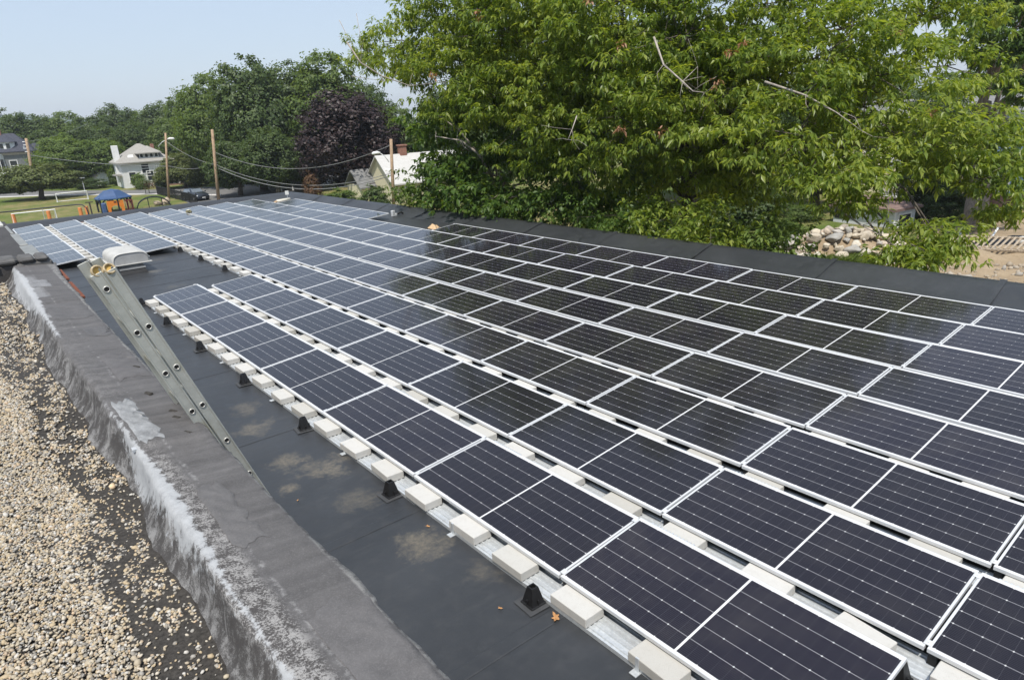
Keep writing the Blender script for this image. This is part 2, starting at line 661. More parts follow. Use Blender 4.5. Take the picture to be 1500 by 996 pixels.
def m_lined(name, c, c2, axis=2, period=0.14, rough=0.6, var=0.2):
    """boards / shingle courses: thin darker line every period along one object axis"""
    if name in MC:
        return MC[name]
    a = NT(name)
    o = a.obj()
    s = a.sep(o)
    fr = a.math('FRACT', a.math('DIVIDE', s[axis], period))
    ln = a.math('LESS_THAN', fr, 0.13)
    n = a.noise(o, 3.0, 6, 0.7)
    base = a.ramp(n, [(0.3, tuple(x * (1 - var) for x in c)), (0.7, tuple(min(1, x * (1 + var)) for x in c))])
    a.color(a.mix(ln, base, c2))
    a.set(rough, 0, 0.3)
    a.bump(fr, 0.3, 0.01)
    MC[name] = a.m
    return a.m


def m_galv():
    a = NT('galvanised_steel')
    o = a.obj()
    v = a.n('ShaderNodeTexVoronoi')
    a.link(o, v.inputs['Vector'])
    v.inputs['Scale'].default_value = 45
    n = a.noise(o, 5, 5)
    c = a.mix(a.math('MULTIPLY', v.outputs['Distance'], 0.8, clamp=True), (0.50, 0.53, 0.55), (0.68, 0.70, 0.71))
    c = a.mix(a.math('MULTIPLY', a.step(n, 0.5, 0.75), 0.4), c, (0.34, 0.34, 0.33))
    a.color(c)
    a.set(0.45, 0.45, 0.5)
    return a.m


M_CELL = m_cells()
M_ALU = mat('anodised_aluminium', (0.64, 0.65, 0.66), 0.42, 0.25, 0.05, 8)
M_GALV = m_galv()
M_EPDM = m_membrane()
M_CAP = m_cap()
M_TAR = m_tar()
M_PEB = m_pebble()
M_GRASS = m_grass()
aC = NT('ballast_concrete')
oC = aC.obj()
rC = aC.n('ShaderNodeObjectInfo').outputs['Random']
cC = aC.ramp(rC, [(0.0, (0.40, 0.385, 0.35)), (0.5, (0.47, 0.46, 0.43)), (1.0, (0.52, 0.51, 0.485))])
nC = aC.noise(oC, 16, 7, 0.7)
cC = aC.mix(aC.math('MULTIPLY', aC.step(nC, 0.5, 0.7), 0.3), cC, (0.34, 0.32, 0.28))
gC = aC.noise(oC, 150, 3, 0.7)
cC = aC.mix(aC.math('MULTIPLY', aC.step(gC, 0.58, 0.68), 0.35), cC, (0.26, 0.25, 0.23))
aC.color(cC)
aC.set(0.88, 0, 0.3)
aC.bump(gC, 0.35, 0.006)
M_CONC = aC.m
M_BLKPL = mat('black_plastic', (0.012, 0.012, 0.013), 0.45, 0, 0.3, 10)
M_PAD = mat('membrane_pad', (0.050, 0.051, 0.053), 0.6, 0, 0.2, 5)
M_ASPH = m_ground('asphalt', [(0.3, (0.12, 0.118, 0.115)), (0.7, (0.19, 0.187, 0.18))], 0.8, 0.2)
M_DIRT = m_ground('bare_dirt', [(0.25, (0.17, 0.125, 0.08)), (0.55, (0.32, 0.245, 0.16)), (0.8, (0.42, 0.34, 0.24))], 0.7, 0.7)
M_WHITE = mat('white_paint', (0.74, 0.74, 0.72), 0.55, 0, 0.08, 4)
M_WOODP = m_bark('pole_wood', (0.34, 0.24, 0.16))
M_DARKGLASS = mat('window_glass', (0.03, 0.035, 0.04), 0.08, 0, 0.2, 2, spec=0.6)
M_BRICK = m_lined('red_brick', (0.26, 0.11, 0.075), (0.32, 0.28, 0.24), 2, 0.08, 0.85, 0.3)
M_BARK = m_bark()
M_BARKL = m_bark('pale_bark', (0.24, 0.20, 0.16))
M_DEAD = m_bark('dead_twig', (0.34, 0.30, 0.26))

# ------------------------------------------------------------------ large structure: ground, roads
def sheet(name, pts, z, m, kind='structure'):
    mb = MB()
    mb.add([(p[0], p[1], z) for p in pts], [tuple(range(len(pts)))])
    o = mb.build(name, m, fix=False)
    if o.data.polygons[0].normal.z < 0:
        o.data.flip_normals()
    return tag(o, kind=kind)


def g2(px, d):
    p = ground_at(px, d)
    return (p.x, p.y)


sheet('ground', [(-2500, -2500), (3500, -2500), (3500, 3500), (-2500, 3500)], GROUND, M_GRASS)
sheet('street', [g2(-300, 118), g2(60, 112), g2(215, 103.5), g2(330, 103), g2(430, 108), g2(520, 150), g2(560, 150), g2(470, 92), g2(335, 84), g2(322, 88), g2(235, 96), g2(60, 104), g2(-300, 108)], GROUND + 0.004, M_ASPH)
sheet('parking_lane', [g2(322, 88), g2(335, 84), g2(345, 74), g2(292, 74), g2(262, 89), g2(268, 92.5)], GROUND + 0.008, M_ASPH)
M_CONCW = m_ground('pavement_concrete', [(0.3, (0.42, 0.40, 0.37)), (0.7, (0.55, 0.53, 0.50))], 1.0, 0.2)
sheet('pavement', [g2(-300, 106.5), g2(60, 102.4), g2(235, 94.6), g2(262, 92.6), g2(270, 94.0), g2(240, 96.4), g2(60, 104.2), g2(-300, 108.3)], GROUND + 0.012, M_CONCW)
mbk = MB()
for i in range(9):                                     # kerb stones opposite the car
    a, b = Vector((*g2(258 + i * 7.5, 91.8 - i * 0.4), GROUND)), Vector((*g2(265 + i * 7.5, 91.4 - i * 0.4), GROUND))
    mbk.tube([a + Vector((0, 0, 0.06)), b + Vector((0, 0, 0.06))], 0.14, 4)
tag(mbk.build('kerb', M_CONCW), kind='structure')
sheet('dirt_yard', [g2(1120, 33), g2(1290, 37), g2(1400, 45), g2(1560, 50), g2(1900, 48), g2(2100, 14), g2(1500, 14), g2(1300, 18), g2(1180, 26)], GROUND + 0.006, M_DIRT)

# distant hills
def ridge(name, px0, px1, d, hts, m, thick=260):
    n = len(hts)
    vs, fs = [], []
    for i in range(n):
        px = px0 + (px1 - px0) * i / (n - 1)
        a, b = ground_at(px, d), ground_at(px, d + thick)
        vs += [(a.x, a.y, GROUND - 1), ((a.x + b.x) / 2, (a.y + b.y) / 2, GROUND + hts[i]), (b.x, b.y, GROUND - 1)]
    for i in range(n - 1):
        k = i * 3
        fs += [(k, k + 3, k + 4, k + 1), (k + 1, k + 4, k + 5, k + 2)]
    mb = MB()
    mb.add(vs, fs)
    return tag(mb.build(name, m, smooth=True), kind='structure')


M_HILL = m_ground('far_woods', [(0.3, (0.06, 0.10, 0.06)), (0.7, (0.11, 0.15, 0.09))], 0.05, 0.5)
ridge('far_hills', -420, 420, 1700, [60, 64, 70, 76, 80, 80, 74, 60, 46, 38, 34, 30, 26], M_HILL, 700)
# wooded rise behind the street
M_RISE = m_ground('wooded_rise_floor', [(0.3, (0.02, 0.035, 0.012)), (0.7, (0.05, 0.07, 0.025))], 0.5, 0.6)
ridge('wooded_rise', -420, 700, 150, [2, 3, 4, 4, 4, 5, 6, 6, 6, 6, 5, 4], M_RISE, 90)

# ------------------------------------------------------------------ the solar roof building
XE0, XE1 = 10.83, 11.62                    # outer roof edge at the far and at the near end
YF, YN = 18.85, -24.0


def xedge(y):
    return XE0 + (XE1 - XE0) * (YF - y) / (YF - YN)


school = empty('solar_roof_building', (4.5, -2, GROUND), 0, 'low building with black rubber flat roof carrying all the solar panels', 'building')
off = Vector((4.5, -2, GROUND))


def bld(mb, name, m, parent, base, smooth=False):
    mb.v = [(p[0] - base[0], p[1] - base[1], p[2] - base[2]) for p in mb.v]
    return mb.build(name, m, parent, smooth)


# roof sheet: gently uneven grid, then sloping edges up to the roof rim
nx, ny = 52, 170
xs = np.linspace(-2.2, 10.15, nx)
ys = np.linspace(YN, YF - 0.75, ny)
gx, gy = np.meshgrid(xs, ys, indexing='ij')


def zroof(x, y):
    return ROOF + 0.006 * np.sin(x * 1.9 + 1.3 * np.sin(y * 0.7)) * np.sin(y * 1.3 + 0.8) + 0.003 * np.sin(x * 5 + y * 3.1)


gz = zroof(gx, gy)
V = np.stack([gx, gy, gz], -1).reshape(-1, 3) - np.array(off)
I = np.arange(nx * ny).reshape(nx, ny)
Fq = np.stack([I[:-1, :-1], I[1:, :-1], I[1:, 1:], I[:-1, 1:]], -1).reshape(-1, 4)
roof = np_mesh('flat_roof', V, Fq, M_EPDM, school, smooth=True)


def slope_strip(a, b, n, amp, seed):
    """a, b: functions t -> point (inner foot, outer rim); rows: foot, third, two thirds, rim, drip"""
    r = np.random.default_rng(seed)
    vs, fs = [], []
    m = 7
    for i in range(n):
        t = i / (n - 1)
        A, B = a(t), b(t)
        for k in range(m):
            s = k / (m - 1)
            p = A.lerp(B, s)
            ease = s * s * (3 - 2 * s) * 0.55 + s * 0.45
            p.z = A.z + (B.z - A.z) * ease + (amp * math.sin(17 * t * (n / 40) + 2.1 * s + seed) + r.normal() * amp * 0.35) * (0 if k in (0,) else 1) * (0.4 if k == m - 1 else 1)
            vs.append(p)
        vs.append(B + Vector((0, 0, -0.16)) + (B - A).normalized() * 0.02)
    w_ = m + 1
    for i in range(n - 1):
        for k in range(w_ - 1):
            fs.append((i * w_ + k, i * w_ + k + 1, (i + 1) * w_ + k + 1, (i + 1) * w_ + k))
    return vs, fs


mb = MB()
mb.add(*slope_strip(lambda t: Vector((10.13, YN + (YF - 0.8 - YN) * t, ROOF + 0.004)), lambda t: Vector((xedge(YN + (YF - YN) * t), YN + (YF - YN) * t, 0.06)), 90, 0.008, 1))
bld(mb, 'edge_slope', M_EPDM, school, off, True)
mb = MB()
mb.add(*slope_strip(lambda t: Vector((-2.2 + (10.13 + 2.2) * t, YF - 0.78, ROOF + 0.004)), lambda t: Vector((-2.2 + (XE0 + 2.2) * t, YF, 0.055)), 40, 0.006, 2))
bld(mb, 'edge_slope', M_EPDM, school, off, True)
for y in (-12.95, -11.0, -8.35, -5.6, -2.85, 0.3, 1.9, 3.2, 4.9, 6.3):
    skew = 0.05 * math.sin(y * 3)
    mb = MB()
    vs, fs = [], []
    for k in range(41):
        x = -2.0 + 5.0 * k / 40
        yy = y + skew * (x - 0.5) / 2.5
        for (dy, dz) in ((0, 0.0012), (0.012, 0.0045), (0.118, 0.0045), (0.13, 0.0012)):
            vs.append((x, yy + dy, float(zroof(x, yy + dy)) + dz + 0.001))
    for k in range(40):
        for q_ in range(3):
            fs.append((k * 4 + q_, k * 4 + 4 + q_, k * 4 + 5 + q_, k * 4 + 1 + q_))
    mb.add(vs, fs)
    bld(mb, 'seam_lap', M_EPDM, school, off)
for y in np.arange(-15.5, 18, 3.05):       # laps running up the right-hand edge
    mb = MB()
    for k in range(3):
        s0, s1 = k / 3, (k + 1) / 3
        A, B = Vector((10.13, y, ROOF + 0.012)), Vector((xedge(y), y + 0.1, 0.078))
        p0, p1 = A.lerp(B, s0), A.lerp(B, s1)
        for p, s in ((p0, s0), (p1, s1)):
            e = s * s * (3 - 2 * s) * 0.55 + s * 0.45
            p.z = A.z + (B.z - A.z) * e + 0.008
        mb.add([p0, p1, p1 + Vector((0, 0.12, 0.0)), p0 + Vector((0, 0.12, 0.0))], [(0, 1, 2, 3)])
    bld(mb, 'seam_lap', M_EPDM, school, off)
mb = MB()
pts = [(-2.2, YN), (xedge(YN) - 0.03, YN), (XE0 - 0.03, YF - 0.03), (-2.2, YF - 0.03)]
mb.add([(p[0], p[1], GROUND - 0.3) for p in pts] + [(p[0], p[1], -0.24) for p in pts], [(0, 1, 5, 4), (1, 2, 6, 5), (2, 3, 7, 6), (3, 0, 4, 7)])
bld(mb, 'outer_wall', M_BRICK, school, off)

# ------------------------------------------------------------------ the higher gravel roof with its bitumen wall
GZ = 1.55
hi = empty('gravel_roof_building', (-5, -10, GROUND), 0, 'higher building part with gravel flat roof in the left foreground', 'building')
hoff = Vector((-5, -10, GROUND))
mb = MB().box(-9, -2.2, YN, 2.15, GROUND - 0.3, GZ - 0.03)
bld(mb, 'outer_wall', M_BRICK, hi, hoff)
nx, ny = 60, 110
xs, ys = np.linspace(-9, -2.38, nx), np.linspace(YN, -4.5, ny)
gx, gy = np.meshgrid(xs, ys, indexing='ij')
gz = GZ + 0.006 * np.sin(gx * 4 + gy * 2) + rng.normal(0, 0.002, gx.shape)
I = np.arange(nx * ny).reshape(nx, ny)
Fq = np.stack([I[:-1, :-1], I[1:, :-1], I[1:, 1:], I[:-1, 1:]], -1).reshape(-1, 4)
np_mesh('tar_bed', np.stack([gx, gy, gz], -1).reshape(-1, 3) - np.array(hoff), Fq, M_TAR, hi, smooth=True)
mb = MB().box(-9, -2.09, -4.4, 2.15, GZ - 0.02, 1.7)
M_DARKROOF = m_ground('worn_black_roofing', [(0.3, (0.035, 0.033, 0.032)), (0.7, (0.075, 0.07, 0.068))], 1.3, 0.3, 0.7)
bld(mb, 'far_roof', M_DARKROOF, hi, hoff)
mb = MB()
for k, y in enumerate((-4.35, -2.3, -0.35)):
    y1 = (-2.42, -0.5, 1.05)[k]
    mb.bev(-2.20 + 0.02 * k, -2.02 - 0.045 * k, y, y1, 1.62, 1.712, 0.008)
bld(mb, 'edge_trim', mat('weathered_metal', (0.28, 0.28, 0.26), 0.5, 0.4, 0.2, 6), hi, hoff)
mb = MB().bev(-2.30, -2.16, 1.12, 2.2, 1.60, 1.745, 0.012)
bld(mb, 'edge_trim', mat('pale_metal', (0.55, 0.54, 0.50), 0.45, 0.3, 0.12, 6), hi, hoff)

# parapet between the two roofs
pw = empty('parapet_wall', (-2.3, -10, GZ), 0, 'long low bitumen covered wall with worn silver paint beside the gravel', 'wall')
po = Vector((-2.3, -10, GZ))
cy_ = [-16.5, -14.2, -13.7, -13.07, -12.2, -11.2, -10.0, -8.8, -7.4, -6.2, -5.3, -4.6]
arr = [-2.475, -2.452, -2.495, -2.485, -2.462, -2.468, -2.485, -2.492, -2.478, -2.465, -2.45, -2.44]
foot = [-2.54, -2.53, -2.54, -2.545, -2.51, -2.57, -2.57, -2.56, -2.545, -2.55, -2.56, -2.57]
rgt = [-2.07, -2.07, -2.06, -2.075, -2.07, -2.075, -2.06, -2.06, -2.045, -2.03, -2.0, -1.96]
ys = np.arange(-16.5, -4.6, 0.045)
r2 = np.random.default_rng(3)


def wob(n, amp, sm=6):
    x = r2.normal(0, 1, n + sm * 2)
    k = np.ones(sm) / sm
    x = np.convolve(np.convolve(x, k, 'same'), k, 'same')[sm:-sm]
    return amp * x / max(1e-6, x.std())


A_ = -2.468 + 0.6 * (np.interp(ys, cy_, arr) + 2.468) + wob(len(ys), 0.0035, 6)
F_ = np.interp(ys, cy_, foot) + wob(len(ys), 0.018, 6)
R_ = np.interp(ys, cy_, rgt) + wob(len(ys), 0.0035, 3)
Zl = 1.748 + wob(len(ys), 0.007, 9)
Zr = 1.705 + wob(len(ys), 0.004, 8)
prof_n = 14
vs = np.zeros((len(ys), prof_n, 3))
for i, y in enumerate(ys):
    f, a, r_ = F_[i], A_[i], R_[i]
    pr = [(f - 0.035, GZ - 0.01), (f - 0.012, GZ + 0.012), (f + (a - f) * 0.25, GZ + 0.05), (f + (a - f) * 0.55, GZ + 0.11), (f + (a - f) * 0.85, Zl[i] - 0.03), (a + 0.004, Zl[i] - 0.004), (a + 0.03, Zl[i])]
    for s in (0.25, 0.45, 0.65, 0.82, 0.95):
        pr.append((a + (r_ - a) * s, Zl[i] + (Zr[i] - Zl[i]) * s + 0.004 * math.sin(s * 9 + y * 2.2)))
    pr += [(r_, Zr[i] - 0.006), (r_ - 0.004, Zr[i] - 0.06)]
    for k, (px_, pz_) in enumerate(pr):
        vs[i, k] = (px_ + r2.normal(0, 0.002), y, pz_ + r2.normal(0, 0.0018))
m_ = len(ys)
# overlapping caps of roofing felt make small steps along the wall
for y0, st in ((-12.05, 0.012), (-9.4, 0.008), (-7.6, 0.012), (-13.55, 0.010)):
    j = np.searchsorted(ys, y0)
    vs[j:j + 26, 2:12, 2] += st * np.linspace(1, 0.1, 26)[:, None]
I = np.arange(m_ * prof_n).reshape(m_, prof_n)
Fq = np.stack([I[:-1, :-1], I[:-1, 1:], I[1:, 1:], I[1:, :-1]], -1).reshape(-1, 4)
# the cap keeps world-placed object coordinates for its worn paint
cap = np_mesh('wall_cap', vs.reshape(-1, 3), Fq, M_CAP, None, smooth=True)
cap.parent = pw
cap.matrix_parent_inverse = Matrix.Translation(-po)


def cap_pt(y, s):
    """point on the cap, s = 0 at the gravel-side arris, 1 at the solar side"""
    j = int(np.clip(np.searchsorted(ys, y), 1, len(ys) - 1))
    t = (y - ys[j - 1]) / (ys[j] - ys[j - 1])
    row = vs[j - 1, 6:12] * (1 - t) + vs[j, 6:12] * t
    ss = [0.0, 0.25, 0.45, 0.65, 0.82, 0.95]
    return Vector((float(np.interp(s, ss, row[:, 0])), y, float(np.interp(s, ss, row[:, 2]))))


CAPV = vs.copy()
FELT = ((-12.03, -11.25, 0.0, 0.40, (0.265, 0.27, 0.275), 0.5), (-13.35, -12.72, 0.30, 0.62, (0.112, 0.108, 0.108), 0.25), (-10.75, -9.95, 0.42, 0.97, (0.108, 0.103, 0.103), 0.25),
        (-14.9, -13.95, 0.40, 0.98, (0.115, 0.110, 0.110), 0.25), (-8.5, -7.75, 0.08, 0.9, (0.104, 0.10, 0.10), 0.25), (-6.6, -6.1, 0.1, 0.55, (0.20, 0.2, 0.205), 0.4), (-9.35, -9.0, 0.5, 0.95, (0.10, 0.098, 0.10), 0.2))
for fi, (y0, y1, s0, s1, colr, vr) in enumerate(FELT):
    rr_ = np.random.default_rng(200 + fi)
    n1_, n2_ = 26, 12
    e0 = wob(n2_, 0.018, 2)
    e1 = wob(n2_, 0.03, 2)
    f1 = wob(n1_, 0.02, 2)
    pv_, pf_ = [], []
    for a1 in range(n1_):
        for b1 in range(n2_):
            sb = s0 + (s1 + f1[a1] - s0) * b1 / (n2_ - 1)
            yb = (y0 + e0[b1]) + ((y1 + e1[b1]) - (y0 + e0[b1])) * a1 / (n1_ - 1)
            edge = a1 in (0, n1_ - 1) or b1 in (0, n2_ - 1)
            lift = 0.002 if edge else 0.0075 + 0.003 * math.sin(a1 * 1.3 + b1)
            q_ = cap_pt(yb + (0.10 * (sb - s0) if fi == 0 else 0), sb)
            pv_.append(q_ + Vector((0, 0, lift)))
    for a1 in range(n1_ - 1):
        for b1 in range(n2_ - 1):
            k_ = a1 * n2_ + b1
            pf_.append((k_, k_ + 1, k_ + n2_ + 1, k_ + n2_))
    am = NT('felt_sheet')
    oo = am.obj()
    g1 = am.noise(oo, 130, 4, 0.8)
    g2_n = am.noise(oo, 9, 8, 0.75)
    cc_ = am.ramp(g2_n, [(0.3, tuple(x_ * (1 - vr) for x_ in colr)), (0.7, tuple(x_ * (1 + vr * 0.6) for x_ in colr))])
    cc_ = am.mix(am.math('MULTIPLY', am.step(g1, 0.5, 0.62), 0.35), cc_, tuple(x_ * 1.6 for x_ in colr))
    am.color(cc_)
    am.set(0.75, 0, 0.3)
    am.bump(am.math('ADD', g1, g2_n), 0.4, 0.01)
    bld(MB().add(pv_, pf_), 'felt_patch', am.m, pw, po, True)
mb = MB().box(-2.19, -2.1, -16.5, -4.6, ROOF - 0.05, 1.66)
bld(mb, 'wall_face', mat('wall_flashing', (0.06, 0.06, 0.062), 0.6, 0, 0.3, 3), pw, po)
mb = MB()
for (yy, xx) in ((-11.15, -2.2), (-11.6, -2.16), (-11.72, -2.17), (-12.0, -2.18), (-9.9, -2.3), (-10.5, -2.14)):      # small tears of the felt
    mb = MB()
    mb.bev(xx - 0.012, xx + 0.014, yy - 0.03, yy + 0.035, 1.712, 1.732, 0.006, Matrix.Translation((xx, yy, 0)) @ Matrix.Rotation(0.4, 4, 'Z') @ Matrix.Translation((-xx, -yy, 0)))
    bld(mb, 'felt_tear', M_TAR, pw, po)
mb = MB()                                    # folded silver flashing strips at felt joints
for (yy, l, k) in ((-12.08, 0.13, 0.22), (-13.62, 0.09, 0.30)):
    mb = MB()
    z = 1.752 + 0.008
    mb.add([(-2.48, yy, z - 0.006), (-2.48 + l, yy + k * l, z - 0.004 - 0.11 * l), (-2.48 + l, yy + k * l + 0.028, z - 0.004 - 0.11 * l), (-2.48, yy + 0.045, z - 0.006),
            (-2.48, yy, z - 0.02), (-2.48 + l, yy + k * l, z - 0.02 - 0.11 * l), (-2.48 + l, yy + k * l + 0.028, z - 0.02 - 0.11 * l), (-2.48, yy + 0.045, z - 0.02)],
           [(0, 1, 2, 3), (0, 4, 5, 1), (1, 5, 6, 2), (2, 6, 7, 3), (3, 7, 4, 0)])
    bld(mb, 'paint_seam', mat('silver_paint', (0.42, 0.435, 0.45), 0.6, 0, 0.15, 20, 0.3, 60), pw, po)
M_RUST = m_ground('rusty_flashing', [(0.3, (0.10, 0.035, 0.022)), (0.7, (0.24, 0.095, 0.06))], 9, 0.3)
fl = [(-7.05, -6.0, 1.655, -1.975), (-5.75, -4.95, 1.66, -1.955)]
for (y0, y1, z, x1) in fl:
    mb = MB()
    mb.add([(-2.13, y0, z), (x1, y0, z - 0.02), (x1 + 0.01, y1, z - 0.015), (-2.12, y1, z + 0.005)] + [(-2.13, y0, z - 0.02), (x1, y0, z - 0.04), (x1 + 0.01, y1, z - 0.035), (-2.12, y1, z - 0.015)],
           [(0, 1, 2, 3), (0, 4, 5, 1), (1, 5, 6, 2), (2, 6, 7, 3)])
    c = bld(mb, 'flashing_cover', M_RUST, pw, po)
    c['label'] = 'rust red flashing cover on the far end of the wall'
    mb = MB().box(-2.09, x1 - 0.008, y0 + 0.01, y1, ROOF - 0.01, z - 0.042)
    bld(mb, 'flashing_box', mat('dull_zinc', (0.30, 0.31, 0.32), 0.5, 0.3, 0.2, 5), pw, po)

# dividing wall across the higher roof
dv = empty('divider_wall', (-4, -4.6, GZ), 0, 'dark stone topped wall crossing the roof beyond the gravel', 'wall')
do_ = Vector((-4, -4.6, GZ))
mb = MB().bev(-9, -2.42, -4.74, -4.3, GZ - 0.02, 1.765, 0.02)
bld(mb, 'wall_body', M_DARKROOF, dv, do_)
M_COPE = mat('dark_coping', (0.095, 0.092, 0.09), 0.85, 0, 0.35, 7, 0.4, 24)
x = -2.02
while x > -6:
    wdt = rng.uniform(0.16, 0.24)
    mb = MB().bev(x - wdt, x - 0.012, -4.80 + rng.uniform(-0.03, 0.03), -4.36, 1.768, 1.842 + rng.uniform(-0.012, 0.015), 0.03)
    bld(mb, 'coping_stone', M_COPE, dv, do_)
    x -= wdt
mb = MB().bev(-2.42, -2.0, -4.78, -4.4, 1.60, 1.766, 0.02)
bld(mb, 'wall_end', M_COPE, dv, do_)

# ------------------------------------------------------------------ gravel: single stones, one object
def pebbles(seed, x0, x1, y0, y1, mean, density, mask):
    r = np.random.default_rng(seed)
    n = int((x1 - x0) * (y1 - y0) * density)
    px = r.uniform(x0, x1, n)
    py = r.uniform(y0, y1, n)
    k = r.uniform(0, 1, n) < mask(px, py, r)
    return px[k], py[k], mean * np.exp(r.normal(0, 0.28, k.sum()))


def gmask(px, py, r):
    ft = np.interp(py, ys, F_) - 0.03
    d = ft - px                                       # distance from the wall foot
    wn = 0.5 + 0.5 * np.sin(py * 2.7 + 1.1 * np.sin(py * 1.1)) * 0.8 + 0.25 * np.sin(py * 7.3 + px * 9)
    band = 0.14 + 0.15 * np.clip((py + 15) / 8, 0, 1) + 0.06 * wn
    clump = np.sin(px * 31 + 2 * np.sin(py * 9)) * np.sin(py * 13 + 3 * np.sin(px * 11))
    p = np.where(d > band, 1.0, np.where(clump > 0.12, 0.62, 0.10))
    p = np.where(d < 0.0, 0.0, p)
    edge = np.clip((d - band) / 0.05, 0, 1)
    return np.where((d > band), 0.35 + 0.65 * edge, p)


ico_v, ico_f = None, None
ph = (1 + 5 ** 0.5) / 2
ico_v = np.array([(-1, ph, 0), (1, ph, 0), (-1, -ph, 0), (1, -ph, 0), (0, -1, ph), (0, 1, ph), (0, -1, -ph), (0, 1, -ph), (ph, 0, -1), (ph, 0, 1), (-ph, 0, -1), (-ph, 0, 1)], dtype=float)
ico_v /= np.linalg.norm(ico_v[0])
ico_f = np.array([(0, 11, 5), (0, 5, 1), (0, 1, 7), (0, 7, 10), (0, 10, 11), (1, 5, 9), (5, 11, 4), (11, 10, 2), (10, 7, 6), (7, 1, 8), (3, 9, 4), (3, 4, 2), (3, 2, 6), (3, 6, 8), (3, 8, 9), (4, 9, 5), (2, 4, 11), (6, 2, 10), (8, 6, 7), (9, 8, 1)])


def rand_rot(r, n, tilt=0.5):
    a, b, c = r.uniform(0, 2 * np.pi, n), r.normal(0, tilt, n), r.normal(0, tilt, n)
    ca, sa, cb, sb, cc, sc = np.cos(a), np.sin(a), np.cos(b), np.sin(b), np.cos(c), np.sin(c)
    M = np.zeros((n, 3, 3))
    M[:, 0, 0], M[:, 0, 1], M[:, 0, 2] = ca * cb, ca * sb * sc - sa * cc, ca * sb * cc + sa * sc
    M[:, 1, 0], M[:, 1, 1], M[:, 1, 2] = sa * cb, sa * sb * sc + ca * cc, sa * sb * cc - ca * sc
    M[:, 2, 0], M[:, 2, 1], M[:, 2, 2] = -sb, cb * sc, cb * cc
    return M


def stones_mesh(name, px, py, pz, size, m, seed, flat=0.62, smooth=True, parent=None):
    r = np.random.default_rng(seed)
    n = len(px)
    sc = np.stack([size * r.uniform(0.95, 1.5, n), size * r.uniform(0.7, 1.05, n), size * flat * r.uniform(0.75, 1.25, n)], -1)
    v = ico_v[None] * (1 + r.normal(0, 0.10, (n, 12, 1)))
    v = v * sc[:, None, :]
    v = np.einsum('nij,nkj->nki', rand_rot(r, n), v)
    v += np.stack([px, py, pz], -1)[:, None, :]
    f = ico_f[None] + (np.arange(n) * 12)[:, None, None]
    return np_mesh(name, v.reshape(-1, 3), f.reshape(-1, 3), m, parent, smooth)


P = [pebbles(1, -3.75, -2.5, -15.2, -11.5, 0.0060, 12500, gmask), pebbles(2, -3.6, -2.5, -11.5, -8.5, 0.0070, 8600, gmask), pebbles(3, -3.4, -2.5, -8.5, -4.8, 0.0092, 5200, gmask)]
px_, py_, sz_ = (np.concatenate([p[k] for p in P]) for k in range(3))
lay = rng.uniform(0, 1, len(px_))
dft = np.interp(py_, ys, F_) - px_
dense = np.clip((dft - 0.25) / 0.2, 0, 1)
pz_ = GZ + sz_ * 0.5 + lay * 0.012 * dense
grav = stones_mesh('roof_gravel', px_, py_, pz_, sz_, M_PEB, 5)
tag(grav, 'loose tan and grey river gravel covering the roof in the lower left', 'gravel', kind='stuff')
st = on_z(164, 711, GZ + 0.02)
mb = MB()
s1 = stones_mesh('broken_stone', np.array([st.x]), np.array([st.y]), np.array([GZ + 0.014]), np.array([0.021]), mat('tan_stone', (0.62, 0.47, 0.30), 0.8, 0, 0.2, 30), 11, 0.7, False)
tag(s1, 'large tan stone chip lying in the gravel near the wall foot', 'stone')

# ------------------------------------------------------------------ solar array
TILT = math.atan2(RISE, DEPTH)
SL = math.hypot(RISE, DEPTH)
PL = PITCH_U - 0.018


def panel_proto():
    root = empty('solar_module', (0, 0, 0))
    root.rotation_euler = (0, -TILT, 0)
    fr = MB()
    b, h = 0.0175, 0.034
    fr.bev(0, b, -PL, 0, -h, 0, 0.002)
    fr.bev(SL - b, SL, -PL, 0, -h, 0, 0.002)
    fr.bev(b, SL - b, -b, 0, -h, -0.0004, 0.002)
    fr.bev(b, SL - b, -PL, -PL + b, -h, -0.0004, 0.002)
    fr.build('frame', M_ALU, root)
    g = MB().box(b - 0.003, SL - b + 0.003, -PL + b - 0.003, -b + 0.003, -0.010, -0.003)
    g.build('glass', M_CELL, root)
    MB().box(b + 0.002, SL - b - 0.002, -PL + b + 0.002, -b - 0.002, -0.018, -0.0112).build('backsheet', M_BLKPL, root)
    for x in (0.05, SL - 0.06):
        c = MB()
        c.bev(x - 0.025, x + 0.025, -0.012, 0.030, 0.0004, 0.006, 0.0015)
        c.lathe([(0.0, 0.011), (0.007, 0.011), (0.007, 0.006)], 6, (x, 0.009))
        c.build('clamp', M_ALU, root)
    for x, t in ((0.05, 0.115), (SL - 0.07, 0.205)):
        l = MB()
        l.prism([(x - 0.045, -t - 0.012), (x + 0.045, -t - 0.012), (x + 0.028, -0.036), (x - 0.028, -0.036)], -0.06, -0.005)
        l.build('leg', M_BLKPL, root)
    rail = MB()
    rail.bev(SL + 0.002, SL + 0.010, -PL + 0.05, -0.05, -0.055, -0.012, 0.001)
    rail.box(SL + 0.010, SL + 0.032, -PL + 0.05, -0.05, -0.055, -0.050)
    for k in range(13):
        y = -0.10 - k * 0.034
        rail.bev(SL + 0.010, SL + 0.030, y - 0.016, y, -0.030, -0.016, 0.0015)
    rail.build('rear_rail', M_GALV, root)
    return root


ORD = ['', 'first', 'second', 'third', 'fourth', 'fifth', 'sixth', 'seventh', 'eighth', 'ninth', 'tenth', 'eleventh', 'twelfth', 'thirteenth', 'fourteenth', 'fifteenth', 'sixteenth', 'seventeenth', 'eighteenth', 'nineteenth', 'twentieth']
TENS = {2: 'twenty', 3: 'thirty', 4: 'forty', 5: 'fifty', 6: 'sixty'}


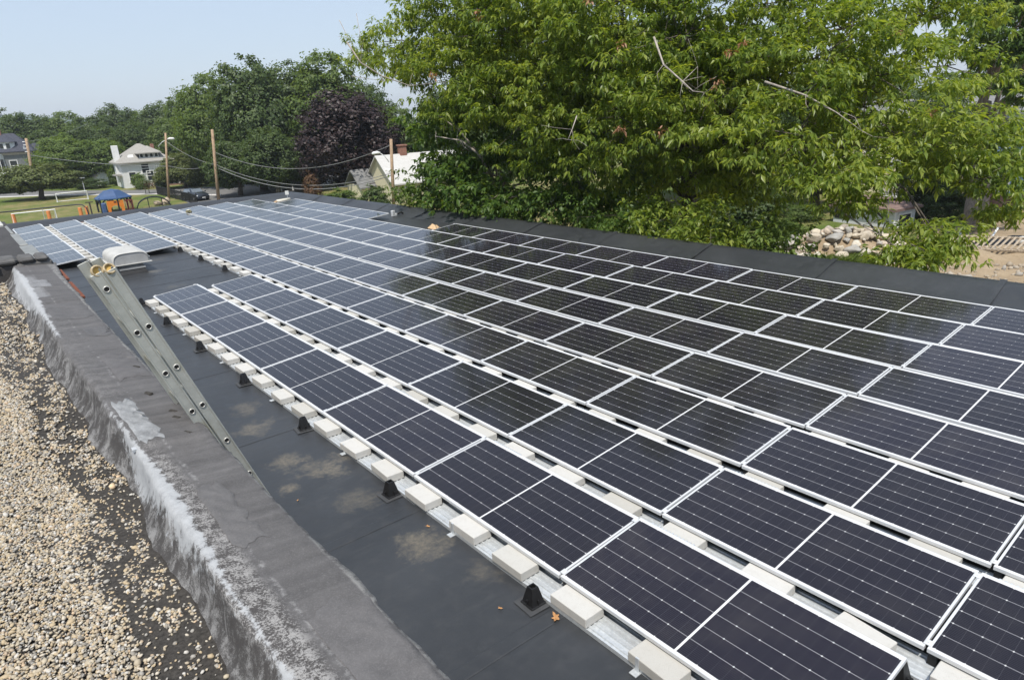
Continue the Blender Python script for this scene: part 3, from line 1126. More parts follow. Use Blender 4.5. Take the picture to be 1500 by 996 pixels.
def ordinal(k):
    if k <= 20:
        return ORD[k]
    t, u = divmod(k, 10)
    if u == 0:
        return TENS[t].replace('y', 'ieth')
    return TENS[t] + '-' + ORD[u]


SECT = [  # grid row, first chain, last chain + 1, phrase
    (0, -8, -3, 'leftmost strip beyond the vent'),
    (1, -8, -3, 'middle strip beyond the vent'),
    (2, -8, -3, 'right strip beyond the vent'),
    (1, 0, 7, 'short front row behind the ladder'),
    (2, 0, 10, 'second row from the front'),
    (3, -8, 10, 'third row from the front'),
    (4, -8, 10, 'fourth row from the front'),
    (5, -8, 10, 'fifth row from the front'),
    (6, -8, 10, 'sixth row from the front'),
    (7, -8, 10, 'seventh row from the front'),
    (8, -7, -3, 'short strip at far right corner'),
    (8, -1, 10, 'back row along the right roof edge')]


def mod_seen(row, c):
    x = (row - 1) * ROWP
    for (dx, dy) in ((0, 0), (DEPTH, 0), (0, -PITCH_U), (DEPTH, -PITCH_U), (DEPTH / 2, -PITCH_U / 2)):
        if seen((x + dx, -c * PITCH_U + dy, 0.04), 60):
            return True
    return False


pproto = panel_proto()
first = True
END = {}
for (row, c0, c1, phrase) in SECT:
    k = 0
    for c in range(c0, c1):
        if not mod_seen(row, c):
            continue
        k += 1
        END[(row, c0)] = c + 1
        o = pproto if first else copy_tree(pproto)
        first = False
        o.location = ((row - 1) * ROWP, -c * PITCH_U - 0.009, rng.normal(0, 0.0025))
        o.rotation_euler = (rng.normal(0, 0.0012), -TILT + rng.normal(0, 0.002), 0)
        tag(o, 'dark solar panel, %s from far end, %s' % (ordinal(k), phrase), 'solar panel', 'solar panels on the flat roof')

# ballast trays, brackets, blocks, pedestals
blk = MB().bev(0, 0.19, -0.372, 0, 0, 0.078, 0.004).build('concrete_block', M_CONC)
first = True
BOFF = (0.10, 0.845, 1.53)
TRAYN = {0: 'leftmost far strip', 1: 'middle far strip', 2: 'right-hand far strip'}
EXPOSED = {(1, c) for c in range(0, 7)} | {(3, c) for c in range(-3, 0)} | {(2, 7), (2, 8), (2, 9)}
ped_spots = []
for (row, c0, c1, phrase) in SECT:
    if (row, c0) not in END:
        continue
    e1 = END[(row, c0)]
    x = (row - 1) * ROWP
    y0, y1 = -c0 * PITCH_U + 0.02, -e1 * PITCH_U - 0.02
    tr = empty('ballast_tray', (x, y0, ROOF + 0.004), 0, 'ribbed galvanised tray under the %s' % phrase, 'tray', 'ballast trays under the solar rows')
    L = y1 - y0
    pr = [(-0.158, 0.0), (-0.158, 0.034), (-0.151, 0.034), (-0.150, 0.024)]
    for j in range(5):
        xx = -0.145 + j * 0.05
        pr += [(xx + 0.012, 0.024), (xx + 0.018, 0.034), (xx + 0.034, 0.034), (xx + 0.040, 0.024)]
    pr += [(0.11, 0.024), (0.112, 0.0)]
    MB().prism(pr, L, 0).build('pan', M_GALV, tr)
    k = 0
    for c in range(c0, e1):
        ex = (row, c) in EXPOSED
        if ex:
            br = MB()
            yb = -(c - c0) * PITCH_U - 0.92
            br.bev(-0.172, -0.160, yb - 0.03, yb, 0.0, 0.118, 0.001)
            br.bev(-0.215, -0.160, yb - 0.045, yb + 0.015, 0.002, 0.010, 0.001)
            br.build('bracket', M_GALV, tr)
            ped_spots.append((row, c, phrase))
        if row in (0, 5, 6, 7, 8):
            continue                     # hidden under the rows in front
        for j, u in enumerate(BOFF):
            k += 1
            o = blk if first else blk.copy()
            if not first:
                COL.objects.link(o)
            first = False
            o.location = (x - 0.168 + rng.normal(0, 0.006), -c * PITCH_U - u + rng.normal(0, 0.022), ROOF + 0.0385)
            o.rotation_euler = (0, 0, rng.normal(0, 0.028))
            tag(o, 'pale concrete block, %s from far end, %s' % (ordinal(k), phrase), 'concrete block', 'ballast blocks on the trays')


def pedestal():
    root = empty('cable_pedestal', (0, 0, 0))
    b = MB()
    b.bev(-0.072, 0.072, -0.072, 0.072, 0, 0.018, 0.006)
    for (h0, w0, h1, w1) in ((0.018, 0.060, 0.150, 0.030),):
        q = [(-w0, -w0, h0), (w0, -w0, h0), (w0, w0, h0), (-w0, w0, h0), (-w1, -w1, h1), (w1, -w1, h1), (w1, w1, h1), (-w1, w1, h1)]
        i = w1 - 0.009
        q += [(-i, -i, h1), (i, -i, h1), (i, i, h1), (-i, i, h1), (-i, -i, h1 - 0.03), (i, -i, h1 - 0.03), (i, i, h1 - 0.03), (-i, i, h1 - 0.03)]
        b.add(q, [(0, 1, 5, 4), (1, 2, 6, 5), (2, 3, 7, 6), (3, 0, 4, 7), (4, 5, 9, 8), (5, 6, 10, 9), (6, 7, 11, 10), (7, 4, 8, 11), (8, 9, 13, 12), (9, 10, 14, 13), (10, 11, 15, 14), (11, 8, 12, 15), (12, 13, 14, 15)])
    for s in (-1, 1):                   # ribs
        b.bev(-0.006, 0.006, s * 0.06 - 0.008, s * 0.06 + 0.008, 0.016, 0.06, 0.002)
        b.bev(s * 0.06 - 0.008, s * 0.06 + 0.008, -0.006, 0.006, 0.016, 0.06, 0.002)
    b.build('pedestal_body', M_BLKPL, root)
    MB().add([(-0.115, -0.11, 0.004), (0.10, -0.115, 0.004), (0.105, 0.11, 0.004), (-0.11, 0.105, 0.004)], [(0, 1, 2, 3)]).build('membrane_pad', M_PAD, root)
    return root


pp = pedestal()
first = True
cnt = {}
for (row, c, phrase) in ped_spots:
    o = pp if first else copy_tree(pp)
    first = False
    cnt[(row, phrase)] = cnt.get((row, phrase), 0) + 1
    o.location = ((row - 1) * ROWP - 0.228, -c * PITCH_U + 0.06 + rng.normal(0, 0.02), ROOF + 0.006)
    o.rotation_euler = (0, 0, rng.normal(0, 0.05))
    tag(o, 'black tapered pedestal, %s from far end, %s' % (ordinal(cnt[(row, phrase)]), phrase), 'pedestal', 'black pedestals along the exposed row edges')

# ------------------------------------------------------------------ roof vent
vt = empty('roof_vent', (0.42, 4.7, ROOF), 0, 'white ribbed hooded roof vent on a black curb between the panel strips', 'roof vent')
cb = MB()
cb.add([(-0.33, -0.78, 0.004), (0.33, -0.78, 0.004), (0.33, 0.6, 0.004), (-0.33, 0.6, 0.004), (-0.29, -0.70, 0.115), (0.29, -0.70, 0.115), (0.29, 0.55, 0.115), (-0.29, 0.55, 0.115)], [(0, 1, 5, 4), (1, 2, 6, 5), (2, 3, 7, 6), (3, 0, 4, 7), (4, 5, 6, 7)])
cb.build('curb', M_BLKPL, vt)
M_HOOD = mat('hood_paint', (0.43, 0.425, 0.405), 0.55, 0, 0.12, 5)
M_HOODG = mat('hood_shade_flange_grey', (0.34, 0.345, 0.345), 0.55, 0, 0.12, 5)  # hood ends: their shade put into the colour as darker grey; flange shares it
MB().bev(-0.31, 0.31, -0.72, 0.57, 0.118, 0.165, 0.004).build('flange', M_HOODG, vt)
MB().bev(-0.27, 0.27, -0.62, 0.52, 0.166, 0.262, 0.004).build('neck', mat('neck_metal', (0.22, 0.23, 0.23), 0.5, 0.3), vt)


def arch(s, wd=0.44, h=0.30, n=22):
    out = []
    for i in range(n + 1):
        th = math.pi * i / n
        cx, sx = math.cos(th), math.sin(th)
        out.append((-wd * s * math.copysign(abs(cx) ** 0.5, cx), h * s * abs(sx) ** 0.6))
    return out


vs, fs = [], []
stations = []
for k in range(7):
    y0 = -0.70 + k * 0.2
    stations += [(y0, 0.93), (y0 + 0.035, 1.0), (y0 + 0.145, 1.0), (y0 + 0.18, 0.93)]
for (y, s) in stations:
    for (xx, zz) in arch(s):
        vs.append((xx + (0.03 if xx > 0 else 0) * 0, y, 0.27 + zz))
n = 23
for i in range(len(stations) - 1):
    for k in range(n - 1):
        fs.append((i * n + k, i * n + k + 1, (i + 1) * n + k + 1, (i + 1) * n + k))
hd = MB()
hd.add(vs, fs)
hd.build('hood', M_HOOD, vt, smooth=True)
rim = MB()
for (x0, x1, y0, y1) in ((-0.49, 0.49, -0.755, -0.69), (-0.49, 0.49, 0.665, 0.72), (-0.49, -0.42, -0.69, 0.665), (0.42, 0.49, -0.69, 0.665)):
    rim.bev(x0, x1, y0, y1, 0.250, 0.272, 0.005)
rim.build('hood_rim', M_HOOD, vt)
for y in (-0.684, 0.66):
    a_ = arch(0.95)
    MB().add([(xx, y, 0.27 + zz) for (xx, zz) in a_], [tuple(range(len(a_)))]).build('hood_end', M_HOODG, vt)

# ------------------------------------------------------------------ extension ladder leaning over the wall
LD = Vector((0.33, -0.02, -0.945)).normalized()
LN = Vector((0.944, 0, 0.33)).normalized()
LO = Vector((-2.386, -11.86, 2.593))
ld = empty('extension_ladder', (-1.45, -11.7, ROOF), 0, 'aluminium extension ladder with round rungs leaning over the dark wall', 'ladder')
lo_ = Vector((-1.45, -11.7, ROOF))
a = NT('ladder_aluminium')
o_ = a.obj()
n1 = a.noise(o_, 9, 6, 0.7)
n2 = a.noise(o_, 70, 4, 0.7)
cc = a.ramp(n1, [(0.3, (0.36, 0.365, 0.335)), (0.7, (0.49, 0.495, 0.46))])
cc = a.mix(a.math('MULTIPLY', a.step(n2, 0.62, 0.7), 0.5), cc, (0.62, 0.62, 0.60))
cc = a.mix(a.math('MULTIPLY', a.step(a.noise(o_, 3, 4), 0.6, 0.7), 0.5), cc, (0.36, 0.33, 0.22))
a.color(cc)
a.set(0.5, 0.45, 0.4)
M_LAD = a.m
LEN = (LO.z - ROOF - 0.02) / -LD.z
W = 0.43


def lad_frame(o, s, y):
    """local frame: X = rail width direction, Y = world y, Z = up the ladder"""
    p = LO + LN * o + LD * s + Vector((0, y, 0))
    return Matrix(((LN.x, 0, -LD.x, p.x), (LN.y, 1, -LD.y, p.y), (LN.z, 0, -LD.z, p.z), (0, 0, 0, 1)))


for (o, top, nm) in ((-0.003, 0.092, 'base'), (0.064, 0.080, 'fly')):
    hw = 0.0285
    for y, sgn in ((0.0, 1), (W, -1)):
        L0 = -top
        L1 = LEN - (0.25 if nm == 'fly' else 0.0)
        M = lad_frame(o, L1, y)
        h = L1 - L0
        r_ = MB()
        r_.bev(-hw, hw, -0.003, 0.003, 0, h, 0.001, M)                         # web
        r_.bev(-hw, -hw + 0.006, sgn * 0.003, sgn * 0.028, 0, h, 0.001, M)     # flanges
        r_.bev(hw - 0.006, hw, sgn * 0.003, sgn * 0.028, 0, h, 0.001, M)
        for e_ in (-hw + 0.004, hw - 0.004):                                   # rounded lips proud of the web
            r_.tube([M @ Vector((e_, -sgn * 0.003, 0.001)), M @ Vector((e_, -sgn * 0.003, h - 0.001))], 0.0062, 8)
        bld(r_, 'rail', M_LAD, ld, lo_)
    k = 0
    s = 0.0 if nm == 'base' else 0.28
    while s < LEN - 0.1:
        c = LO + LN * o + LD * s
        rg = MB()
        rg.tube([c + Vector((0, 0.002, 0)), c + Vector((0, W - 0.002, 0))], 0.0145, 12, False)
        rr = bld(rg, 'rung', M_LAD, ld, lo_)
        ring = MB()
        vs, fs = [], []
        c = c + Vector((0, -0.002, 0))
        X, Z = LN, -LD
        nn = 20
        for (rad, yy) in ((0.0125, -0.002), (0.0132, -0.0065), (0.0155, -0.0072), (0.0172, -0.005), (0.0172, -0.001)):
            for q in range(nn):
                th = 2 * math.pi * q / nn
                vs.append(c + X * math.cos(th) * rad + Z * math.sin(th) * rad + Vector((0, yy, 0)))
        for i in range(4):
            for q in range(nn):
                fs.append((i * nn + q, i * nn + (q + 1) % nn, (i + 1) * nn + (q + 1) % nn, (i + 1) * nn + q))
        ring.add(vs, fs)
        rc = bld(ring, 'rung_end', mat('rung_metal', (0.55, 0.54, 0.51), 0.35, 0.5), ld, lo_, True)
        bore = MB()  # near-black disc painted as the shade inside the hollow rung
        bore.tube([c + Vector((0, -0.0046, 0)), c + Vector((0, -0.0040, 0))], 0.0128, 16)
        bld(bore, 'bore_shade_disc', mat('bore_shade_black', (0.008, 0.008, 0.008), 0.9), ld, lo_)
        s += 0.28
M_YEL = mat('yellow_rubber', (0.52, 0.33, 0.09), 0.6, 0, 0.25, 30)
for (o, s, tilt) in ((0.010, -0.100, 0.0), (0.066, -0.083, 0.5)):
    c = LO + LN * o + LD * s + Vector((0, 0.012, 0))
    cp = MB()
    ax = Vector((0.25, -1, 0.25 + tilt)).normalized()
    X = LN - ax * LN.dot(ax)
    X.normalize()
    Z = ax.cross(X)
    vs, fs = [], []
    nn, mm = 22, 8
    for q in range(nn):
        th = 2 * math.pi * q / nn
        rad_dir = X * math.cos(th) + Z * math.sin(th)
        for t in range(mm):
            ph_ = 2 * math.pi * t / mm
            vs.append(c + rad_dir * (0.027 + 0.0055 * math.cos(ph_)) + ax * 0.011 * math.sin(ph_))
    for q in range(nn):
        for t in range(mm):
            fs.append((q * mm + t, ((q + 1) % nn) * mm + t, ((q + 1) % nn) * mm + (t + 1) % mm, q * mm + (t + 1) % mm))
    cp.add(vs, fs)
    e = bld(cp, 'end_cap', mat('grimy_cap', (0.42, 0.33, 0.20), 0.6, 0, 0.3, 60), ld, lo_, True)
    pl = MB()
    vs = [c - ax * 0.004]
    for q in range(nn):
        th = 2 * math.pi * q / nn
        rr_ = 0.023 if (0.5 < th < 5.2) else 0.010
        vs.append(c - ax * 0.004 + X * math.cos(th) * rr_ + Z * math.sin(th) * rr_)
    pl.add(vs, [(0, 1 + q, 1 + (q + 1) % nn) for q in range(nn)])
    bld(pl, 'cap_pad', M_YEL, ld, lo_)

# ------------------------------------------------------------------ foliage builders
def leaf_cards(r, c, nrm, size, fold=0.25):
    """diamond leaf sprays: centres c (n,3), rough normals nrm, sizes (n,)"""
    n = len(c)
    nrm = nrm + r.normal(0, 0.38, (n, 3))
    nrm /= np.linalg.norm(nrm, axis=1, keepdims=True) + 1e-9
    t = r.normal(0, 1, (n, 3))
    t -= nrm * (t * nrm).sum(1, keepdims=True)
    t /= np.linalg.norm(t, axis=1, keepdims=True) + 1e-9
    b = np.cross(nrm, t)
    L, Wd = (size * r.uniform(0.8, 1.3, n))[:, None], (size * r.uniform(0.45, 0.75, n))[:, None]
    v = np.stack([c - t * L * 0.5, c + b * Wd * 0.5 + nrm * Wd * fold, c + t * L * 0.5 - nrm * L * 0.12, c - b * Wd * 0.5 + nrm * Wd * fold], 1)
    f = np.arange(n * 4).reshape(n, 4)
    return v.reshape(-1, 3), f


def crown_points(r, lobes, n, clump=0.13, per=40, inner=0.18):
    """points gathered in clumps on the shells of ellipsoid lobes; returns centres and outward normals"""
    lobes = np.array(lobes, dtype=float)                  # cx cy cz rx ry rz
    wgt = (lobes[:, 3] * lobes[:, 4] + lobes[:, 3] * lobes[:, 5] + lobes[:, 4] * lobes[:, 5])
    k = max(8, n // per)
    li = r.choice(len(lobes), k, p=wgt / wgt.sum())
    d = r.normal(0, 1, (k, 3))
    d /= np.linalg.norm(d, axis=1, keepdims=True)
    rad = np.where(r.uniform(0, 1, k) < inner, r.uniform(0.45, 0.85, k), r.uniform(0.88, 1.04, k))[:, None]
    cc = lobes[li, :3] + d * lobes[li, 3:] * rad
    m = n // k
    cr = clump * lobes[li, 3:].mean(1) * r.uniform(0.6, 1.5, k)
    off_ = r.normal(0, 1, (k, m, 3)) * cr[:, None, None] * np.array([1, 1, 0.6])
    p = cc[:, None, :] + off_
    nn = d[:, None, :] * 0.8 + off_ / (cr[:, None, None] * 2.5) + np.array([0, 0, 0.55])
    return p.reshape(-1, 3), nn.reshape(-1, 3), cc


def limbs(mb, r, base, top, r0, ends, n=7):
    """trunk with bent limbs up to the given end points"""
    base, top = Vector(base), Vector(top)
    pts = [base]
    for i in range(1, 5):
        t = i / 4
        pts.append(base.lerp(top, t) + Vector((r.normal(0, r0 * 0.35), r.normal(0, r0 * 0.35), 0)))
    rad = [r0 * 1.35, r0, r0 * 0.86, r0 * 0.74, r0 * 0.6]
    mb.tube(pts, rad, 9)
    for e in ends:
        e = Vector(e)
        t = r.uniform(0.55, 1.0)
        s = base.lerp(top, t)
        q = [s]
        for i in range(1, n):
            u = i / (n - 1)
            p = s.lerp(e, u)
            p.z += math.sin(u * math.pi) * (e - s).length * 0.10
            p += Vector(r.normal(0, 1, 3)) * (e - s).length * 0.022 * (u < 1)
            q.append(p)
        rr = r0 * 0.26 * min(1.0, (e - s).length / 4 + 0.3)
        mb.tube(q, [rr * (1 - 0.85 * i / (n - 1)) for i in range(n)], 6)


EXT, PEXT = {}, []


def far_proto(name, seed, lobes, n, size, leafm, trunk_r=0.28, top=5.0, bark=None):
    """tree of unit height 10 standing on the origin; lobes in that frame"""
    r = np.random.default_rng(seed)
    p, nn, cc = crown_points(r, lobes, n)
    keep = p[:, 2] > 0.25
    p, nn = p[keep], nn[keep]
    root = empty(name)
    v, f = leaf_cards(r, p, nn, np.full(len(p), size))
    np_mesh('crown', v, f, leafm, root)
    EXT[name] = (float(np.percentile(p[:, 2], 99.5)), float(2 * np.percentile(np.abs(p[:, 0]), 97)))
    PEXT.append(EXT[name])
    mb = MB()
    limbs(mb, r, (0, 0, -0.2), (r.normal(0, 0.2), r.normal(0, 0.2), top), trunk_r, [tuple(c) for c in cc[:7]])
    mb.build('trunk', bark or M_BARK, root, smooth=True)
    return root


L_MID = leaf_mat('leaf_mid_green', (0.058, 0.098, 0.024), (0.105, 0.158, 0.038), (0.165, 0.215, 0.06), 0.42)
L_DARK = leaf_mat('leaf_dark_green', (0.042, 0.072, 0.022), (0.072, 0.112, 0.033), (0.115, 0.158, 0.048), 0.36)
L_LIGHT = leaf_mat('leaf_light_green', (0.075, 0.125, 0.026), (0.12, 0.18, 0.04), (0.18, 0.235, 0.06), 0.38)
L_OLIVE = leaf_mat('leaf_olive', (0.07, 0.095, 0.026), (0.115, 0.145, 0.042), (0.17, 0.19, 0.065), 0.32)
L_PURPLE = leaf_mat('leaf_purple', (0.016, 0.010, 0.010), (0.031, 0.018, 0.018), (0.056, 0.037, 0.036), 0.08)
L_RUST = leaf_mat('leaf_rusty', (0.08, 0.042, 0.024), (0.14, 0.075, 0.042), (0.20, 0.125, 0.06), 0.2)
L_NEAR = leaf_mat('leaf_oak_near', (0.078, 0.135, 0.022), (0.172, 0.236, 0.039), (0.325, 0.37, 0.078), 0.5, 0.36)
L_NEARD = leaf_mat('leaf_maple_near', (0.046, 0.096, 0.020), (0.085, 0.148, 0.030), (0.15, 0.21, 0.044), 0.42, 0.45)
L_GRASS = leaf_mat('grass_blades', (0.06, 0.10, 0.018), (0.11, 0.16, 0.03), (0.18, 0.22, 0.055), 0.3)

BROAD = [(0, 0, 5.2, 3.4, 3.4, 2.6), (1.9, 0.5, 4.6, 2.2, 2.2, 1.9), (-2.0, -0.4, 4.4, 2.2, 2.2, 1.9), (0.3, 1.9, 5.0, 2.2, 2.2, 2.1), (-0.2, -1.9, 4.2, 2.2, 2.0, 1.8), (0.5, 0, 7.6, 2.1, 2.1, 2.0), (-1.1, 0.8, 7.0, 1.8, 1.8, 1.8), (1.3, -0.9, 6.8, 1.7, 1.7, 1.6), (-1.2, -1.2, 2.8, 1.9, 1.9, 1.5), (1.5, -1.0, 2.7, 1.9, 1.9, 1.4)]
ROUND = [(0, 0, 5.5, 3.0, 3.0, 3.2), (1.3, -0.9, 4.0, 2.1, 2.1, 2.1), (-1.4, -0.8, 4.2, 2.1, 2.1, 2.0), (0.2, 0.2, 7.9, 2.0, 2.0, 1.9), (-1.2, -0.9, 6.8, 1.7, 1.7, 1.7), (1.4, -0.6, 6.6, 1.6, 1.7, 1.7), (0, -1.4, 2.6, 2.3, 1.8, 1.5), (1.8, 0.6, 5.2, 1.7, 1.7, 1.6), (-2.0, 0.4, 5.4, 1.6, 1.6, 1.6)]
TALL = [(0, 0, 6.2, 2.2, 2.2, 3.0), (0.9, -0.5, 4.3, 1.8, 1.8, 2.2), (-0.9, -0.4, 4.6, 1.8, 1.8, 2.2), (0.1, 0.1, 8.5, 1.4, 1.4, 1.5), (0.8, -0.4, 7.3, 1.2, 1.2, 1.4), (-0.8, 0.4, 7.5, 1.2, 1.2, 1.3), (0, -0.6, 2.4, 1.9, 1.6, 1.6)]
LOW = [(0, 0, 5.6, 4.2, 4.2, 2.6), (3.0, 0.2, 5.0, 2.6, 2.6, 2.2), (-3.0, -0.4, 5.0, 2.7, 2.6, 2.2), (0.8, -1.8, 4.4, 3.0, 2.4, 2.2), (-1.2, 0.5, 7.6, 2.6, 2.6, 1.9), (1.6, 0.6, 7.4, 2.3, 2.3, 1.8), (-2.4, -1.2, 3.4, 2.2, 2.0, 1.6), (2.6, -1.2, 3.2, 2.2, 2.0, 1.5)]
BUSH = [(0, 0, 4.5, 4.6, 4.2, 4.2), (2.6, -0.8, 3.6, 3.0, 2.8, 3.2), (-2.7, -0.6, 3.4, 3.0, 2.8, 3.1), (0.4, -1.6, 6.6, 2.8, 2.6, 2.8), (-1.5, 0.4, 7.2, 2.3, 2.3, 2.3)]
PROTO = {
    'broad': (far_proto('broad_tree', 21, BROAD, 26000, 0.265, L_MID), 8.2),
    'broad2': (far_proto('broad_tree', 22, [(-x, y * 0.9, z * 1.02, a_, b_, c_) for (x, y, z, a_, b_, c_) in BROAD], 26000, 0.265, L_MID), 8.2),
    'round': (far_proto('round_tree', 23, ROUND, 22000, 0.26, L_MID), 7.2),
    'tall': (far_proto('tall_tree', 24, TALL, 13000, 0.26, L_DARK), 5.0),
    'low': (far_proto('small_tree', 25, LOW, 15000, 0.40, L_OLIVE, 0.35, 4.5), 11.4),
    'bush': (far_proto('shrub', 26, BUSH, 8000, 0.5, L_MID, 0.25, 3.5), 11.0),
}
USED = set()
PROTO = {k: (v[0], e[1], e[0]) for (k, v), e in zip(PROTO.items(), PEXT)}


def plant(kind, px, ytop, wpx, d, m, label, group=None, cat='tree', name=None, squash=1.0):
    pr, pw_, ph_ = PROTO[kind]
    o = pr if kind not in USED else copy_tree(pr)
    USED.add(kind)
    g = ground_at(px, d, GROUND, (ytop + 285) / 2)
    h_ = Vector((FW.x, FW.y, 0)).normalized()
    dirv = FW + RT * ((px - 750) / F_PX) - UP * ((ytop - 498) / F_PX)
    k = d / dirv.dot(h_)
    ht = CAM.z + dirv.z * k - GROUND
    wm = wpx / F_PX * k
    o.location = g
    s = wm / pw_
    o.scale = (s, s * squash, ht / ph_)
    o.rotation_euler = (0, 0, float(rng.uniform(0, 6.28)) if squash == 1.0 else 0)
    for ch in o.children:
        if ch.name.startswith('crown') and ch.data.materials[0] is not m:
            ch.material_slots[0].link = 'OBJECT'
            ch.material_slots[0].material = m
    if name:
        o.name = name
    return tag(o, label, cat, group)


GF = 'trees on the wooded rise beyond the street'
for t in (
    ('round', -30, 170, 90, 150, L_DARK, 'dark tree on the rise at the far left behind the grey house roof'),
    ('broad', 22, 165, 84, 146, L_DARK, 'dark tree rising behind the brick chimney of the grey house'),
    ('round', 66, 171, 74, 150, L_DARK, 'dark tree below the far hill, right of the grey house'),
    ('broad2', 104, 166, 76, 152, L_MID, 'tall tree on the skyline above the goal, second from the grey house'),
    ('tall', 140, 172, 62, 146, L_DARK, 'narrow dark tree on the skyline above the blue gazebo, left one'),
    ('broad', 176, 157, 76, 156, L_DARK, 'highest dark tree on the skyline above the white house chimney'),
    ('broad2', 212, 164, 66, 160, L_MID, 'skyline tree directly behind the white house ridge'),
    ('round', 244, 152, 72, 150, L_MID, 'skyline tree above the bare pole beside the white house'),
    ('tall', 276, 136, 56, 140, L_MID, 'tall tree where the skyline starts to climb right of the white house'),
    ('broad', -10, 205, 80, 134, L_DARK, 'dark lower tree behind the left edge of the grey house'),
    ('broad2', 72, 192, 62, 132, L_DARK, 'dark tree standing right beside the leaning pole at the grey house'),
    ('round', 118, 186, 60, 132, L_MID, 'middle tree of the slope behind the light green maple'),
    ('broad', 160, 184, 70, 134, L_DARK, 'dark tree on the slope just left of the white house chimney'),
    ('round', 206, 180, 64, 130, L_DARK, 'dark tree just behind the white house roof'),
    ('broad2', 252, 176, 66, 130, L_MID, 'tree on the slope right behind the white house dormer'),
):
    plant(*t, group=GF)
GT = 'trees along the street'
plant('broad', 100, 199, 82, 117, L_LIGHT, 'light green maple with full crown between grey house and gazebo', GT)
plant('round', 156, 206, 72, 120, L_LIGHT, 'light green tree left of the white house', GT)
plant('bush', 176, 236, 30, 115, L_MID, 'leafy shrub at the left wall of the white house', None, 'shrub')
plant('low', 54, 241, 106, 97, L_OLIVE, 'wide low apple-like tree on the lawn in front of the grey house', None)
plant('broad2', 268, 226, 64, 104, L_OLIVE, 'loose pale green tree over the right side of the white house', GT)
plant('low', 240, 250, 30, 104, L_OLIVE, 'small thin tree in front of the white house wall', GT)
plant('tall', 284, 194, 30, 118, L_RUST, 'reddish brown tree right of the white house', GT)
plant('broad', 300, 205, 54, 112, L_MID, 'green tree behind the short brown pole', GT)
plant('bush', 205, 254, 24, 105, L_LIGHT, 'round clipped light green bush on the white house lawn', None, 'shrub')
plant('bush', 237, 262, 20, 103.5, L_DARK, 'low dark hedge bush below the white house porch', None, 'shrub')
plant('bush', 290, 252, 44, 107, L_MID, 'green shrub between white house porch and brown pole', None, 'shrub')
plant('bush', 135, 262, 50, 112, L_DARK, 'dark hedge along the far side of the street', None, 'shrub')
plant('bush', 10, 268, 60, 112, L_DARK, 'dark hedge below the grey house porch', None, 'shrub')
GB = 'big trees beyond the far roof corner'
plant('broad2', 316, 112, 104, 100, L_MID, 'big green tree rising behind the taller bare pole', GB)
plant('broad', 372, 92, 128, 92, L_MID, 'widest green tree left of the purple tree', GB)
plant('round', 430, 97, 112, 97, L_MID, 'big green tree between the widest one and the purple crown', GB)
plant('broad2', 488, 82, 134, 94, L_MID, 'big green tree topping up right behind the purple tree', GB)
plant('round', 540, 128, 90, 98, L_MID, 'green tree sloping down right of the purple crown', GB)
plant('broad', 345, 205, 84, 87, L_DARK, 'dark spreading tree behind the pole wires at the lawn edge', GB)
plant('round', 400, 190, 84, 84, L_DARK, 'dark lower tree behind the white card on the roof corner', GB)
plant('broad2', 450, 205, 60, 88, L_MID, 'lower green tree left of the purple tree trunk', GB)
plant('round', 511, 136, 138, 77, L_PURPLE, 'dark purple leaved maple tree beyond the far roof corner', None)
plant('bush', 457, 251, 26, 74, L_RUST, 'orange brown shrub in front of the purple tree', None, 'shrub')
plant('bush', 500, 278, 70, 62, L_MID, 'low green shrub just over the far roof edge below the purple tree', None, 'shrub')
plant('bush', 548, 272, 44, 60, L_DARK, 'dark shrub below the lamp pole', None, 'shrub')
plant('tall', 592, 160, 60, 86, L_MID, 'green tree behind the brick chimney right of the lamp pole', GB)
plant('broad', 660, 130, 110, 88, L_MID, 'green tree behind the pale gabled house', GB)
GR = 'trees behind the large oak'
plant('round', 735, 60, 150, 66, L_DARK, 'dark background tree glimpsed left behind the large oak', GR)
plant('broad', 845, 40, 180, 64, L_DARK, 'dark background tree second from left behind the large oak', GR)
plant('broad2', 960, 30, 190, 60, L_DARK, 'dark background tree behind the oak trunk', GR)
plant('round', 1075, 50, 170, 60, L_DARK, 'dark background tree right behind the oak trunk', GR)
plant('broad', 1170, 120, 130, 66, L_DARK, 'dark background tree left behind the cream house', GR)
plant('broad', 1275, 95, 150, 80, L_DARK, 'dark tree behind the cream house roof', GR)
plant('broad2', 1385, 110, 140, 86, L_MID, 'green tree on the skyline between cream house and blue house', GR)
plant('round', 1490, 60, 150, 84, L_DARK, 'dark tree behind the blue house', GR)
plant('tall', 1205, 105, 110, 52, L_DARK, 'dark slim tree left before the cream house', None)
plant('round', 1372, 130, 100, 53, L_DARK, 'dark rounded tree right before the cream house', None)
plant('low', 1085, 262, 150, 40, L_DARK, 'dark small tree left of the garage behind the weedy bank', None)
plant('tall', 1360, 224, 74, 47, L_DARK, 'dark slim tree between the deck and the thick trunk', None)
plant('bush', 1395, 268, 66, 45, L_DARK, 'dark shrub left of the thick trunk', None, 'shrub')
plant('bush', 1330, 300, 56, 47, L_DARK, 'dark shrub below the white deck railing', None, 'shrub')
plant('bush', 1105, 296, 90, 47, L_DARK, 'dark broad shrub behind the weeds left of the garage', None, 'shrub')
plant('bush', 1180, 300, 60, 48, L_MID, 'green shrub at the left wall of the garage', None, 'shrub')
plant('bush', 1040, 300, 90, 44, L_MID, 'green shrub behind the roof edge right of the oak trunk', None, 'shrub')
plant('bush', 960, 295, 110, 44, L_DARK, 'dark shrub behind the roof edge left of the oak trunk', None, 'shrub')
plant('bush', 1150, 322, 70, 40, L_LIGHT, 'light green shrub at the left end of the rock heap', None, 'shrub')


